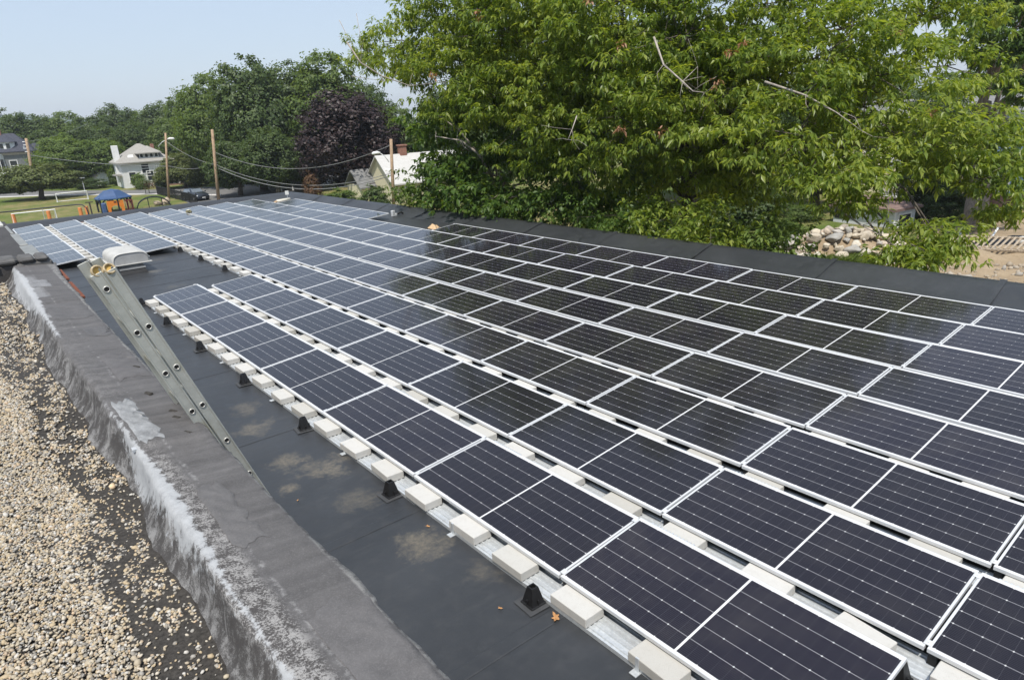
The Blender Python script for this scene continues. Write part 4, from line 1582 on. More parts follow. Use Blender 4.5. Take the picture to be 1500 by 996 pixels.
def near_leaves(r, c, ax, L, Wd, per):
    """hanging rosettes of pointed leaves at twig ends c, with outward axes ax"""
    n = len(c)
    az = r.uniform(0, 2 * np.pi, (n, per))
    el = r.uniform(-1.15, 0.25, (n, per))
    d = np.stack([np.cos(az) * np.cos(el), np.sin(az) * np.cos(el), np.sin(el)], -1) + 0.45 * ax[:, None, :]
    d /= np.linalg.norm(d, axis=-1, keepdims=True)
    up = np.array([0, 0, 1.0]) + r.normal(0, 0.35, (n, per, 3))
    s = np.cross(d, up)
    s /= np.linalg.norm(s, axis=-1, keepdims=True) + 1e-9
    nn = np.cross(s, d)
    l = (L * np.exp(r.normal(0, 0.22, (n, per))))[..., None]
    w_ = Wd * l / L * r.uniform(0.8, 1.25, (n, per, 1))
    b = c[:, None, :] + d * 0.03 + r.normal(0, 0.03, (n, per, 3))
    m = b + d * l * 0.48
    tip = b + d * l - np.array([0, 0, 1.0]) * l * r.uniform(0.05, 0.35, (n, per, 1))
    v = np.stack([b, m + s * w_ * 0.5 + nn * w_ * 0.1, m - nn * w_ * 0.08, m - s * w_ * 0.5 + nn * w_ * 0.1, tip], 2).reshape(-1, 3)
    k = n * per
    i = np.arange(k)[:, None] * 5
    f = np.concatenate([i + np.array([0, 2, 4, 1]), i + np.array([0, 3, 4, 2])], 0)
    return v, f


def clear_roof(px, py, d, rx, rz):
    """keep a lobe beyond the roof rim: same sight line, pushed back and scaled with the distance"""
    e = float(np.interp(px, [425, 640, 800, 1000, 1130, 1300, 1500], [34, 24.2, 20.6, 17.0, 15.4, 13.6, 12.2]))
    k = max(1.0, (e + 0.35 * rx) / (d - 0.45 * rx))
    return (px, py, d * k, rx * k, rz * k)


def near_tree(name, label, seed, base, fork, r0, lobes, dens, leafm, L=0.2, Wd=0.07, per=8, barkm=None, twig=1.0, bare=()):
    """lobes: (px, py, dist, rx, rz); everything is placed in the world, then made local to the trunk foot"""
    r = np.random.default_rng(seed)
    root = empty(name, base, 0, label, 'tree')
    bx = np.array(base)
    C_, AX, ENDS = [], [], []
    lobes = [clear_roof(*l_) for l_ in lobes]
    tw = MB()
    for (px, py, d, rx, rz) in lobes:
        c = np.array(at(px, py, d))
        area = 4 * np.pi * rx * (rx + 2 * rz) / 3
        k = max(6, int(area * dens / 9.5))              # twig tufts
        dd_ = r.normal(0, 1, (k, 3))
        dd_ /= np.linalg.norm(dd_, axis=1, keepdims=True)
        rad = np.where(r.uniform(0, 1, k) < 0.35, r.uniform(0.3, 0.8, k), r.uniform(0.8, 1.08, k))[:, None]
        tc = c + dd_ * np.array([rx, rx, rz]) * rad
        for j in range(k):
            q = 9 + int(r.integers(0, 8))
            off_ = r.normal(0, 1, (q, 3)) * np.array([0.36, 0.36, 0.12])
            C_.append(tc[j] + off_)
            AX.append(dd_[j] * 0.9 + off_ * 0.8 + np.array([0, 0, -0.15]))
        ENDS.append(c)
        for j in range(0, k, 4):                        # twigs through the lobe
            a_, b_ = c + (tc[j] - c) * 0.1 + r.normal(0, 0.2, 3), tc[j]
            mid_ = (a_ + b_) / 2 + r.normal(0, 0.14, 3) + np.array([0, 0, 0.12])
            tw.tube([Vector(a_ - bx), Vector(mid_ - bx), Vector(b_ - bx)], [0.016 * twig, 0.011 * twig, 0.004], 4, False)
    C_, AX = np.concatenate(C_), np.concatenate(AX)
    v, f = near_leaves(r, C_, AX, L, Wd, per)
    np_mesh('crown', v - bx, f, leafm, root)
    mb = MB()
    limbs(mb, r, (0, 0, -0.3), Vector(fork) - Vector(base), r0, [tuple(e - bx) for e in ENDS], 9)
    mb.add(tw.v, tw.f)
    mb.build('trunk', barkm or M_BARK, root, smooth=True, fix=False)
    if bare:
        for path, ra in bare:
            bt = MB()
            pts = [Vector(at(*p)) - Vector(base) for p in path]
            bt.tube(pts, [ra * (1 - 0.75 * i / (len(pts) - 1)) for i in range(len(pts))], 6)
            for i in range(1, len(pts)):
                for s in (-1, 1):
                    e = pts[i] + Vector(r.normal(0, 1, 3)) * 0.35
                    bt.tube([pts[i], pts[i].lerp(e, 0.5) + Vector(r.normal(0, 0.04, 3)), e], [ra * 0.3, ra * 0.2, 0.004], 4)
            bt.build('dead_branch', M_DEAD, root, smooth=True)
    return root


def fk(px, py, d):
    return tuple(at(px, py, d))


LM = [(560, 62, 23, 0.8, 0.4), (540, 90, 23.4, 0.45, 0.22), (610, 105, 22, 0.9, 0.6), (640, 40, 20, 1.5, 1.1), (585, 80, 19, 0.9, 0.5), (690, 20, 20, 2.0, 1.4), (760, 60, 18, 2.2, 1.7), (700, 120, 19, 1.9, 1.3), (800, 0, 20, 2.6, 1.8), (870, 80, 17, 2.3, 1.8), (790, 160, 17, 1.8, 1.3), (900, 10, 20, 2.8, 2.0),
      (1000, 60, 18, 2.4, 1.9), (950, 170, 19, 2.0, 1.5), (1060, 140, 18.5, 2.1, 1.5), (1100, 20, 20, 2.7, 2.0), (1180, 90, 18, 2.3, 1.7), (1150, 200, 17, 1.7, 1.0), (1260, 30, 20, 2.3, 1.7),
      (1290, 130, 17.5, 1.9, 1.2), (1360, 20, 19, 1.5, 1.0), (1400, 95, 18, 0.9, 0.6), (1340, 215, 17, 1.7, 1.0), (1430, 200, 17.5, 1.1, 0.8), (1250, 245, 16.5, 1.2, 0.42), (1392, 226, 17, 1.0, 0.42), (1474, 300, 17.5, 0.45, 0.4), (1480, 215, 18, 0.5, 0.4), (1462, 268, 17, 0.4, 0.3),
      (1190, 262, 16.5, 0.8, 0.4), (1362, 340, 16, 0.58, 0.34), (1328, 376, 15.6, 0.36, 0.14), (1380, 356, 16, 0.36, 0.2), (1240, 292, 16.5, 0.5, 0.24), (1350, 372, 15.8, 0.34, 0.12),
      (720, -130, 22, 3.6, 2.6), (950, -170, 22, 4.2, 3.2), (1180, -150, 22, 4.0, 2.8), (1000, 230, 22, 2.4, 1.8), (870, 200, 22, 2.2, 1.6), (1100, 260, 22, 2.0, 1.3)]
bm_ = ground_at(1000, 25)
near_tree('large_oak', 'large bright green oak with drooping leaf clusters filling the upper right', 31, tuple(bm_), fk(1010, 130, 24.5), 0.36, LM, 9.8, L_NEAR, 0.165, 0.062, 10,
          bare=(([(958, 55, 17.2), (972, 95, 16.8), (1000, 120, 16.5), (1015, 134, 16.4), (1032, 136, 16.3)], 0.028), ([(1000, 120, 16.5), (1022, 98, 16.6)], 0.016),
                ([(845, 170, 16.4), (838, 190, 16.2), (832, 205, 16.1)], 0.016), ([(1120, 120, 16.3), (1180, 140, 16.2), (1225, 165, 16), (1262, 192, 15.9)], 0.030),
                ([(508, 62, 23), (528, 92, 23.2), (560, 112, 23.4), (600, 126, 23.6), (660, 120, 24)], 0.034), ([(497, 30, 23), (512, 60, 23), (530, 88, 23.2)], 0.012), ([(515, 112, 23), (540, 116, 23), (575, 120, 23.4)], 0.012), ([(522, 20, 23), (528, 55, 23), (530, 88, 23.1)], 0.010),
                ([(1225, 305, 16.6), (1262, 330, 16), (1290, 345, 15.6)], 0.03), ([(1400, 238, 17), (1440, 240, 17), (1475, 243, 17)], 0.018)))
LL = [(655, 232, 27, 1.1, 0.8), (648, 270, 27.5, 1.0, 0.8), (636, 246, 27.5, 0.7, 0.5), (630, 170, 27, 1.1, 0.9), (672, 200, 26, 1.6, 1.2), (668, 255, 26, 1.3, 0.9), (700, 170, 27, 2.0, 1.5), (715, 235, 25, 1.6, 1.2), (770, 205, 26, 2.0, 1.5), (790, 265, 25, 1.6, 1.1), (690, 280, 24.5, 1.3, 0.9), (740, 290, 24, 1.4, 0.8), (830, 280, 24, 1.7, 1.2), (880, 260, 24, 1.9, 1.4)]
bl = ground_at(728, 30)
near_tree('leaning_maple', 'dark green maple with bare grey limbs left below the large oak', 32, tuple(bl), fk(738, 260, 29), 0.25, LL, 4.6, L_NEARD, 0.21, 0.12, 7,
          bare=(([(722, 262, 25.4), (700, 225, 24.6), (675, 206, 24.2), (638, 200, 24.0)], 0.06), ([(700, 225, 24.6), (672, 190, 24.3), (640, 168, 24)], 0.05)), barkm=M_BARKL)
# shrubs against the far side of the roof edge
GS = 'shrubs along the right roof edge'


def near_shrub(px, py, d, rx, rz, label, m, seed, L=0.13, Wd=0.07, dens=7):
    b = ground_at(px, d)
    b.z = GROUND
    c = at(px, py, d)
    lob = [(px, py, d, rx, rz)]
    r = np.random.default_rng(seed)
    for k in range(3):
        lob.append((px + r.normal(0, rx * 22), py + r.uniform(0, 30), d + r.normal(0, 0.4), rx * 0.7, rz * 0.8))
    o = near_tree('tall_shrub', label, seed, (b.x, b.y, GROUND), tuple(c - Vector((0, 0, rz * 0.8))), 0.06, lob, dens, m, L, Wd, 7, twig=0.5)
    o['category'] = 'shrub'
    o['group'] = GS
    return o


near_shrub(625, 280, 27.1, 1.13, 1.19, 'light yellow green shrub right beside the lamp pole', L_LIGHT, 41)
near_shrub(690, 298, 25.3, 1.39, 1.03, 'mid green shrub second from the lamp pole at the roof edge', L_NEARD, 42)
near_shrub(760, 306, 23.7, 1.26, 1.03, 'dark green shrub under the leaning maple trunk', L_NEARD, 43)
near_shrub(828, 316, 22.3, 1.39, 1.03, 'glossy green shrub midway along the roof edge', L_NEARD, 44)
near_shrub(905, 314, 20.9, 1.52, 1.19, 'deep green shrub below the oak left of its trunk', L_NEARD, 45)
near_shrub(985, 326, 19.5, 1.39, 1.03, 'yellowish leafy shrub under the oak trunk at the roof edge', L_NEAR, 46)
near_shrub(1060, 333, 18.5, 1.13, 0.81, 'broad leaved green shrub right of the oak trunk', L_NEAR, 47)
near_shrub(1118, 344, 17.7, 0.88, 0.59, 'low bright shrub at the weedy bank by the rocks', L_LIGHT, 48)
# dark oak at the right edge
LR = [(1500, 20, 34, 2.2, 1.6), (1455, 20, 36, 1.6, 1.3), (1490, 130, 36, 1.2, 0.6), (1480, 40, 36, 2.6, 1.9), (1460, -30, 37, 2.8, 2.2), (1540, 10, 37, 3.2, 2.4), (1530, 110, 36, 1.6, 1.0), (1500, 95, 35, 1.3, 0.8), (1440, 70, 38, 0.9, 0.8), (1560, -60, 38, 3.4, 2.6), (1490, 190, 36, 0.9, 0.5), (1478, 255, 36, 1.2, 0.6), (1470, 190, 37, 1.2, 0.7), (1500, 235, 35, 0.8, 0.5)]
br = ground_at(1431, 41)
tr_ = near_tree('dark_oak', 'dark oak with thick pale trunk at the right edge behind the dirt', 33, tuple(br), fk(1441, 150, 41), 0.62, LR, 4.0, L_NEARD, 0.26, 0.13, 7, barkm=m_bark('oak_bark_pale', (0.23, 0.19, 0.16)))
# withered orange tufts in the oak
wm_ = leaf_mat('withered_leaf', (0.18, 0.085, 0.04), (0.27, 0.13, 0.065), (0.33, 0.19, 0.10), 0.2)
oak = bpy.data.objects['large_oak']
for i, (px, py, d) in enumerate(((1069, 78, 16), (1089, 64, 16), (1052, 120, 15.8), (968, 188, 16), (906, 186, 15.2), (862, 2, 17), (910, 62, 15.6), (1302, 36, 17), (1366, 167, 15.6), (1318, 46, 17), (633, 112, 17.5), (700, 22, 18))):
    r = np.random.default_rng(100 + i)
    c = np.array(at(px, py, d)) + r.normal(0, 0.05, (3, 3))
    v, f = near_leaves(r, c, np.zeros((3, 3)), 0.11, 0.04, 7)
    np_mesh('withered_leaves', v - np.array(oak.location), f, wm_, oak)

# ------------------------------------------------------------------ houses
def face_cam(p, extra=0.0):
    return math.atan2(CAM.x - p[0], -(CAM.y - p[1])) + R(extra)


def zat(px, py, d):
    """height of the sight line through a pixel d metres ahead"""
    h = Vector((FW.x, FW.y, 0)).normalized()
    v = FW + RT * ((px - 750) / F_PX) - UP * ((py - 498) / F_PX)
    return CAM.z + v.z * d / v.dot(h)


def gable(mb, x0, x1, y0, y1, ze, zr, ov=0.3, along='x', th=0.14):
    """gable roof slabs"""
    if along == 'x':
        ym = (y0 + y1) / 2
        sl = (zr - ze) / (ym - y0)
        for s in (0, 1):
            ya, yb = (y0 - ov, ym) if s == 0 else (y1 + ov, ym)
            za = ze - sl * ov
            mb.add([(x0 - ov, ya, za), (x1 + ov, ya, za), (x1 + ov, yb, zr), (x0 - ov, yb, zr), (x0 - ov, ya, za - th), (x1 + ov, ya, za - th), (x1 + ov, yb, zr - th), (x0 - ov, yb, zr - th)],
                   [(0, 1, 2, 3), (4, 7, 6, 5), (0, 4, 5, 1), (0, 3, 7, 4), (1, 5, 6, 2)])
    else:
        m2 = MB()
        gable(m2, y0, y1, x0, x1, ze, zr, ov, 'x', th)
        mb.add([(p[1], p[0], p[2]) for p in m2.v], [tuple(reversed(f)) for f in m2.f])


def hip(mb, x0, x1, y0, y1, ze, zr, rx0, rx1, ov=0.4):
    ym = (y0 + y1) / 2
    mb.add([(x0 - ov, y0 - ov, ze), (x1 + ov, y0 - ov, ze), (x1 + ov, y1 + ov, ze), (x0 - ov, y1 + ov, ze), (rx0, ym, zr), (rx1, ym, zr),
            (x0 - ov, y0 - ov, ze - 0.16), (x1 + ov, y0 - ov, ze - 0.16), (x1 + ov, y1 + ov, ze - 0.16), (x0 - ov, y1 + ov, ze - 0.16)],
           [(0, 1, 5, 4), (1, 2, 5), (2, 3, 4, 5), (3, 0, 4), (0, 6, 7, 1), (1, 7, 8, 2), (2, 8, 9, 3), (3, 9, 6, 0), (6, 9, 8, 7)])


def window(root, x, z, w_, h, y, frame=M_WHITE, side=None, bars=True):
    """window on the front wall (y) or on a side wall (side = x of that wall, x is then the y position)"""
    f = MB()
    t = 0.10
    if side is None:
        f.box(x - w_ / 2 - t, x + w_ / 2 + t, y - 0.06, y + 0.01, z + h, z + h + t)
        f.box(x - w_ / 2 - t - 0.05, x + w_ / 2 + t + 0.05, y - 0.09, y + 0.01, z - t, z)
        f.box(x - w_ / 2 - t, x - w_ / 2, y - 0.055, y + 0.01, z, z + h)
        f.box(x + w_ / 2, x + w_ / 2 + t, y - 0.055, y + 0.01, z, z + h)
        if bars:
            f.box(x - w_ / 2, x + w_ / 2, y - 0.045, y + 0.01, z + h * 0.48, z + h * 0.54)
        p = MB().box(x - w_ / 2, x + w_ / 2, y - 0.02, y + 0.008, z, z + h)
    else:
        sx = side
        f.box(sx - 0.01, sx + 0.06, x - w_ / 2 - t, x + w_ / 2 + t, z + h, z + h + t)
        f.box(sx - 0.01, sx + 0.09, x - w_ / 2 - t, x + w_ / 2 + t, z - t, z)
        f.box(sx - 0.01, sx + 0.055, x - w_ / 2 - t, x - w_ / 2, z, z + h)
        f.box(sx - 0.01, sx + 0.055, x + w_ / 2, x + w_ / 2 + t, z, z + h)
        p = MB().box(sx - 0.008, sx + 0.02, x - w_ / 2, x + w_ / 2, z, z + h)
    fo = f.build('window', frame, root)
    p.build('pane', M_DARKGLASS, fo)


M_SHINGLE_N = m_lined('navy_shingle', (0.055, 0.058, 0.075), (0.035, 0.037, 0.05), 2, 0.16, 0.85)
M_SHINGLE_T = m_lined('tan_shingle', (0.31, 0.295, 0.27), (0.24, 0.23, 0.205), 2, 0.16, 0.85, 0.12)
M_SHINGLE_B = m_lined('brown_shingle', (0.185, 0.125, 0.108), (0.125, 0.082, 0.07), 2, 0.12, 0.85)
M_SHINGLE_G = m_lined('grey_shingle', (0.20, 0.20, 0.20), (0.14, 0.14, 0.14), 2, 0.15, 0.85)
M_SHINGLE_W = m_lined('pale_shingle', (0.50, 0.49, 0.47), (0.42, 0.41, 0.39), 2, 0.15, 0.8, 0.08)
M_CLAP_G = m_lined('grey_clapboard', (0.17, 0.18, 0.18), (0.12, 0.125, 0.125), 2, 0.14, 0.7)
M_CLAP_W = m_lined('white_clapboard', (0.72, 0.72, 0.70), (0.58, 0.58, 0.57), 2, 0.14, 0.6, 0.06)
M_CLAP_C = m_lined('cream_clapboard', (0.62, 0.57, 0.40), (0.50, 0.46, 0.33), 2, 0.14, 0.65, 0.08)
M_CLAP_B = m_lined('blue_clapboard', (0.17, 0.27, 0.42), (0.12, 0.20, 0.32), 2, 0.14, 0.65, 0.08)
M_WHBLOCK = m_lined('whitewashed_block', (0.60, 0.61, 0.61), (0.48, 0.49, 0.50), 2, 0.2, 0.8, 0.1)
M_DKWOOD = mat('dark_wood', (0.05, 0.04, 0.035), 0.7)

# grey house, far left
p = ground_at(-10, 120)
h = empty('grey_house', p, face_cam(p, -8), 'large grey clapboard house with navy roof and white dormer at the left edge', 'house')
ze, zr = zat(30, 222, 120) - GROUND, zat(20, 195, 120) - GROUND
W2 = 6.9
MB().box(-W2, W2, 0, 9, -0.3, ze).build('wall', M_CLAP_G, h)
rf = MB()
hip(rf, -W2, W2, 0, 9, ze, zr, -W2 + 2.6, W2 - 2.4, 0.45)
rf = rf.build('roof', M_SHINGLE_N, h)
c = MB().bev(2.1, 2.75, 4.1, 4.8, zr - 0.8, zr + 1.25, 0.03)
c.bev(2.03, 2.82, 4.03, 4.87, zr + 1.251, zr + 1.40, 0.02)
c.build('chimney', M_BRICK, rf)
dm = MB()                                              # white bay dormer
q = [(1.9, 1.0), (2.5, 0.35), (4.0, 0.35), (4.6, 1.0), (4.6, 3.6), (1.9, 3.6)]
dm.add([(x, y, ze + 0.35) for x, y in q] + [(x, y, ze + 1.55) for x, y in q], [(i, (i + 1) % 6, 6 + (i + 1) % 6, 6 + i) for i in range(6)])
dmo = dm.build('dormer', M_WHITE, h)
for x in (2.75, 3.72):
    MB().box(x - 0.28, x + 0.28, 0.318, 0.34, ze + 0.55, ze + 1.35).build('pane', M_DARKGLASS, dmo)
MB().add([(1.6, 0.9, ze + 1.56), (2.3, 0.1, ze + 1.56), (4.2, 0.1, ze + 1.56), (4.9, 0.9, ze + 1.56), (3.25, 3.2, ze + 2.75), (4.9, 4.0, ze + 1.56), (1.6, 4.0, ze + 1.56)], [(0, 1, 4), (1, 2, 4), (2, 3, 4), (3, 5, 4), (6, 0, 4)]).build('dormer_roof', M_SHINGLE_N, h)
MB().box(-W2 - 0.05, W2 + 0.05, -0.12, -0.01, ze - 0.55, ze - 0.17).build('frieze_board', mat('tan_trim', (0.45, 0.40, 0.33)), h)
for x in (3.9, 0.2, -3.5):
    window(h, x, ze - 3.2, 1.0, 1.7, 0)
bw = MB()
q = [(0.4, 0.0), (0.9, -1.0), (2.2, -1.0), (2.7, 0.0)]
bw.add([(x, y, ze - 3.9) for x, y in q] + [(x, y, ze - 0.3) for x, y in q], [(0, 1, 5, 4), (1, 2, 6, 5), (2, 3, 7, 6), (4, 5, 6, 7)])
bw = bw.build('bay_window', M_WHITE, h)
for (x0, x1, y0, y1) in ((0.5, 0.85, -0.24, -0.93), (2.25, 2.6, -0.93, -0.24)):
    MB().add([(x0, y0 - 0.04, ze - 3.2), (x1, y1 - 0.04, ze - 3.2), (x1, y1 - 0.04, ze - 1.2), (x0, y0 - 0.04, ze - 1.2)], [(0, 1, 2, 3)]).build('pane', M_DARKGLASS, bw)
MB().box(1.0, 2.1, -1.03, -1.005, ze - 3.2, ze - 1.2).build('pane', M_DARKGLASS, bw)
po_ = MB().box(-4.0, 3.6, -2.4, -0.01, ze - 4.25, ze - 4.0)
po_.box(-4.1, 3.7, -2.5, -2.41, ze - 4.5, ze - 3.9)
for x in (-3.8, -1.4, 1.0, 3.3):
    po_.box(x - 0.09, x + 0.09, -2.4, -2.22, -0.2, ze - 4.26)
po_.build('porch', M_WHITE, h)
x0 = W2 + 0.02
MB().box(x0, x0 + 2.6, 2.4, 8.4, -0.3, ze - 0.9).build('wing', M_CLAP_G, h)
rw = MB()
hip(rw, x0 - 0.3, x0 + 2.6, 2.4, 8.4, ze - 0.85, ze + 1.15, x0 - 0.2, x0 + 0.4, 0.35)
rw.build('wing_roof', M_SHINGLE_N, h)
window(h, x0 + 1.9, ze - 2.9, 0.6, 1.4, 2.4)

# white house across the street
p = ground_at(222, 110)
h = empty('white_house', p, face_cam(p, 10), 'white two-storey house with tan hip roof, front dormer and columned porch', 'house')
ze, zr = zat(222, 236, 110) - GROUND, zat(222, 210, 110) - GROUND
MB().box(-3.6, 3.6, 0, 7.2, -0.3, ze).build('wall', M_CLAP_W, h)
rf = MB()
hip(rf, -3.6, 3.6, 0, 7.2, ze, zr, -0.25, 0.25, 0.5)
rf = rf.build('roof', M_SHINGLE_T, h)
MB().bev(-3.95, -3.1, 2.6, 3.5, ze - 3, zr - 0.1, 0.04).build('chimney', M_WHITE, rf)
MB().bev(2.0, 2.5, 5.2, 5.7, ze + 0.7, zr - 0.2, 0.03).build('chimney', M_BRICK, rf)
MB().box(-0.9, 2.1, 0.35, 3.0, ze + 0.45, ze + 1.25).build('dormer', M_DKWOOD, h)
for x in (-0.45, 0.25, 0.95, 1.65):
    window(h, x, ze + 0.58, 0.42, 0.52, 0.348, M_WHITE, None, False)
dr = MB()
hip(dr, -0.9, 2.1, 0.2, 3.6, ze + 1.27, ze + 2.25, 0.3, 0.9, 0.3)
dr.build('dormer_roof', M_SHINGLE_T, h)
MB().add([(-2.35, 0.62, ze + 0.72), (-1.55, 0.62, ze + 0.72), (-1.5, 1.05, ze + 1.06), (-2.2, 1.05, ze + 1.06)], [(0, 1, 2, 3)]).build('skylight', M_WHITE, h)
for x, w_ in ((-0.35, 1.0), (2.3, 0.8)):
    window(h, x, ze - 1.75, w_, 1.35, 0)
for x in (-2.3, 0.2):
    window(h, x, 0.9, 0.9, 1.4, 0)
MB().box(-4.6, -3.72, 0.6, 3.2, 1.9, 2.1).build('side_awning', M_SHINGLE_T, h)
pc = MB().box(1.7, 5.6, -1.6, 3.0, ze - 2.55, ze - 2.15)
pc.build('porch_roof', M_WHITE, h)
for x in (1.95, 3.9, 5.3):
    MB().tube([(x, -1.35, -0.1), (x, -1.35, ze - 2.56)], 0.19, 10).build('column', M_WHITE, h)
MB().box(3.72, 5.2, 0.3, 2.6, -0.2, ze - 2.57).build('porch_wall', M_DKWOOD, h)
MB().box(2.3, 3.2, -0.05, -0.005, 0.2, 2.2).build('door', M_DKWOOD, h)
MB().box(1.6, 5.7, -1.9, 3.0, -0.25, 0.12).build('porch_floor', mat('brick_step', (0.22, 0.13, 0.10)), h)
rl = MB().box(1.8, 5.5, -1.55, -1.5, ze - 1.45, ze - 1.38)
for k in range(13):
    x = 1.85 + k * 0.3
    rl.box(x - 0.03, x + 0.03, -1.55, -1.5, ze - 2.14, ze - 1.45)
rl.build('balcony_railing', M_WHITE, h)

p = ground_at(153, 117)
h = empty('white_shed', p, face_cam(p, 20), 'narrow white gabled shed between the trees left of the white house', 'shed')
zs = zat(153, 256, 117) - GROUND
wl = MB()
wl.prism([(-0.85, -0.2), (0.85, -0.2), (0.85, zs), (0, zs + 0.85), (-0.85, zs)], 0, 3.2)
wl.build('wall', M_CLAP_W, h)
g_ = MB()
gable(g_, -0.85, 0.85, 0, 3.2, zs + 0.02, zs + 0.9, 0.2, 'y')
g_.build('roof', M_SHINGLE_T, h)
MB().box(-0.4, 0.4, -0.03, -0.004, 0, 1.9).build('door', mat('pale_door', (0.6, 0.6, 0.6)), h)

# pale gabled house behind the lamp pole
p = ground_at(640, 72)
h = empty('cream_gabled_house', p, face_cam(p, 26), 'cream house with pale roof and brick chimney right of the lamp pole', 'house')
ze, zr = zat(600, 262, 72) - GROUND, zat(600, 226, 72) - GROUND
HW = 4.6
wl = MB()
wl.prism([(0, -0.3), (7.0, -0.3), (7.0, ze), (3.5, zr - 0.1), (0, ze)], -HW, HW)
wl.v = [(p_[1], p_[0], p_[2]) for p_ in wl.v]
wl.build('wall', M_CLAP_C, h)
g_ = MB()
gable(g_, -HW, HW, 0, 7.0, ze, zr, 0.35, 'x')
rf = g_.build('roof', M_SHINGLE_W, h)
ch = MB().bev(-2.2, -1.45, 3.2, 3.9, zr - 0.5, zr + 0.75, 0.03)
ch.bev(-2.28, -1.37, 3.12, 3.98, zr + 0.752, zr + 0.9, 0.02)
ch.build('chimney', M_BRICK, rf)
for x in (-3.0, -0.6, 2.0):
    window(h, x, 0.9, 0.8, 1.3, 0)
window(h, 2.2, 1.0, 0.8, 1.3, 0, side=HW)
p = ground_at(556, 74)
h = empty('pale_shed', p, face_cam(p, 30), 'low pale shed with slate roof partly hidden by the purple tree', 'shed')
zs = zat(560, 268, 74) - GROUND
MB().box(-2.0, 2.0, 0, 3, -0.2, zs).build('wall', M_CLAP_C, h)
g_ = MB()
gable(g_, -2.0, 2.0, 0, 3, zs + 0.02, zs + 1.5, 0.3, 'x')
g_.build('roof', M_SHINGLE_G, h)
MB().box(-1.0, -0.1, -0.04, -0.004, 0, 1.9).build('door', M_DKWOOD, h)
window(h, 1.0, 0.7, 0.6, 0.9, 0)

# dark porch house behind the big trees
p = ground_at(430, 92)
h = empty('dark_porch_house', p, face_cam(p, 5), 'small dark house with black porch roof among the trees', 'house')
zs = zat(430, 248, 92) - GROUND
MB().box(-2.8, 2.8, 0, 5, -0.2, zs + 0.6).build('wall', M_CLAP_G, h)
pr_ = MB()
hip(pr_, -2.3, 2.3, -1.6, 1.8, zs, zs + 0.75, -1.4, 1.4, 0.3)
pr_.build('porch_roof', M_DKWOOD, h)
for x in (-1.6, -0.2, 1.4):
    MB().box(x - 0.07, x + 0.07, -1.5, -1.36, 0, zs - 0.17).build('post', M_WHITE, h)
g_ = MB()
gable(g_, -2.8, 2.8, 0, 5, zs + 0.62, zs + 2.4, 0.3, 'x')
g_.build('roof', M_SHINGLE_G, h)
window(h, -1.2, 0.8, 0.8, 1.2, 0)
p = ground_at(412, 108)
h = empty('cream_far_house', p, face_cam(p, 12), 'cream house glimpsed between the trunks of the big trees', 'house')
MB().box(-2.4, 2.4, 0, 5, -0.2, 6.8).build('wall', M_CLAP_C, h)
g_ = MB()
gable(g_, -2.4, 2.4, 0, 5, 6.82, 9.0, 0.35, 'x')
g_.build('roof', M_SHINGLE_G, h)
for z in (1.2, 4.2):
    window(h, -0.8, z, 0.9, 1.4, 0)
    window(h, 1.2, z, 0.9, 1.4, 0)

# garage behind the rocks
p = ground_at(1262, 45)
h = empty('low_garage', p, face_cam(p, -32), 'low whitewashed garage with brown shingle roof behind the rock heap', 'garage')
zs = zat(1262, 306, 45) - GROUND
GW, GD = 2.1, 2.4
MB().box(-GW, GW, 0, GD, -0.2, zs).build('wall', M_WHBLOCK, h)
rf = MB()
hip(rf, -GW, GW, 0, GD, zs + 0.17, zs + 0.72, -GW + 1.1, GW - 1.1, 0.3)
rf.build('roof', M_SHINGLE_B, h)
MB().box(-GW + 0.12, -GW + 0.75, -0.035, -0.004, 0.3, zs - 0.1).build('door', M_DKWOOD, h)
window(h, 1.2, zs - 1.05, 1.3, 0.75, 0, M_WHITE, GW, False)
MB().box(GW + 0.003, GW + 0.05, 0.02, 0.16, 0, zs - 0.02).build('corner_board', M_WHITE, h)

# cream house with deck
p = ground_at(1290, 60)
h = empty('cream_house', p, face_cam(p, -6), 'large cream and white house seen through the oak leaves above the garage', 'house')
MB().box(-5.0, 9.0, 0, 8, -0.2, 5.4).build('wall', M_CLAP_C, h)
MB().box(-5.6, -5.02, -0.6, 7, -0.2, 5.3).build('end_bay', M_CLAP_W, h)
g_ = MB()
gable(g_, -5.6, 9.0, 0, 8, 5.42, 7.6, 0.5, 'x')
g_.build('roof', M_SHINGLE_G, h)
for x in (-3.6, -1.0, 1.6, 4.2, 6.8):
    for z in (1.0, 3.5):
        window(h, x, z, 1.0, 1.4, 0)
MB().box(-4.0, 4.5, -0.06, -0.003, 2.75, 3.0).build('belt_board', M_WHITE, h)
p = ground_at(1342, 54)
h = empty('white_deck', p, face_cam(p, -4), 'raised white timber deck with baluster railing behind the garage', 'deck')
zb = zat(1342, 288, 54) - GROUND
MB().box(-2.6, 2.6, 0, 3.4, zb - 0.35, zb).build('deck_floor', M_WHITE, h)
rl = MB().box(-2.6, 2.6, 0.0, 0.08, zb + 0.85, zb + 0.93)
for k in range(30):
    x = -2.55 + k * 0.176
    rl.box(x - 0.025, x + 0.025, 0.02, 0.06, zb + 0.05, zb + 0.85)
rl.build('railing', M_WHITE, h)
for x in (-2.5, 0, 2.5):
    MB().box(x - 0.07, x + 0.07, 0.09, 0.23, -0.2, zb + 1.05).build('post', M_WHITE, h)
MB().box(-2.8, 2.8, -0.2, 3.6, zb + 2.3, zb + 2.5).build('deck_roof', M_WHITE, h)

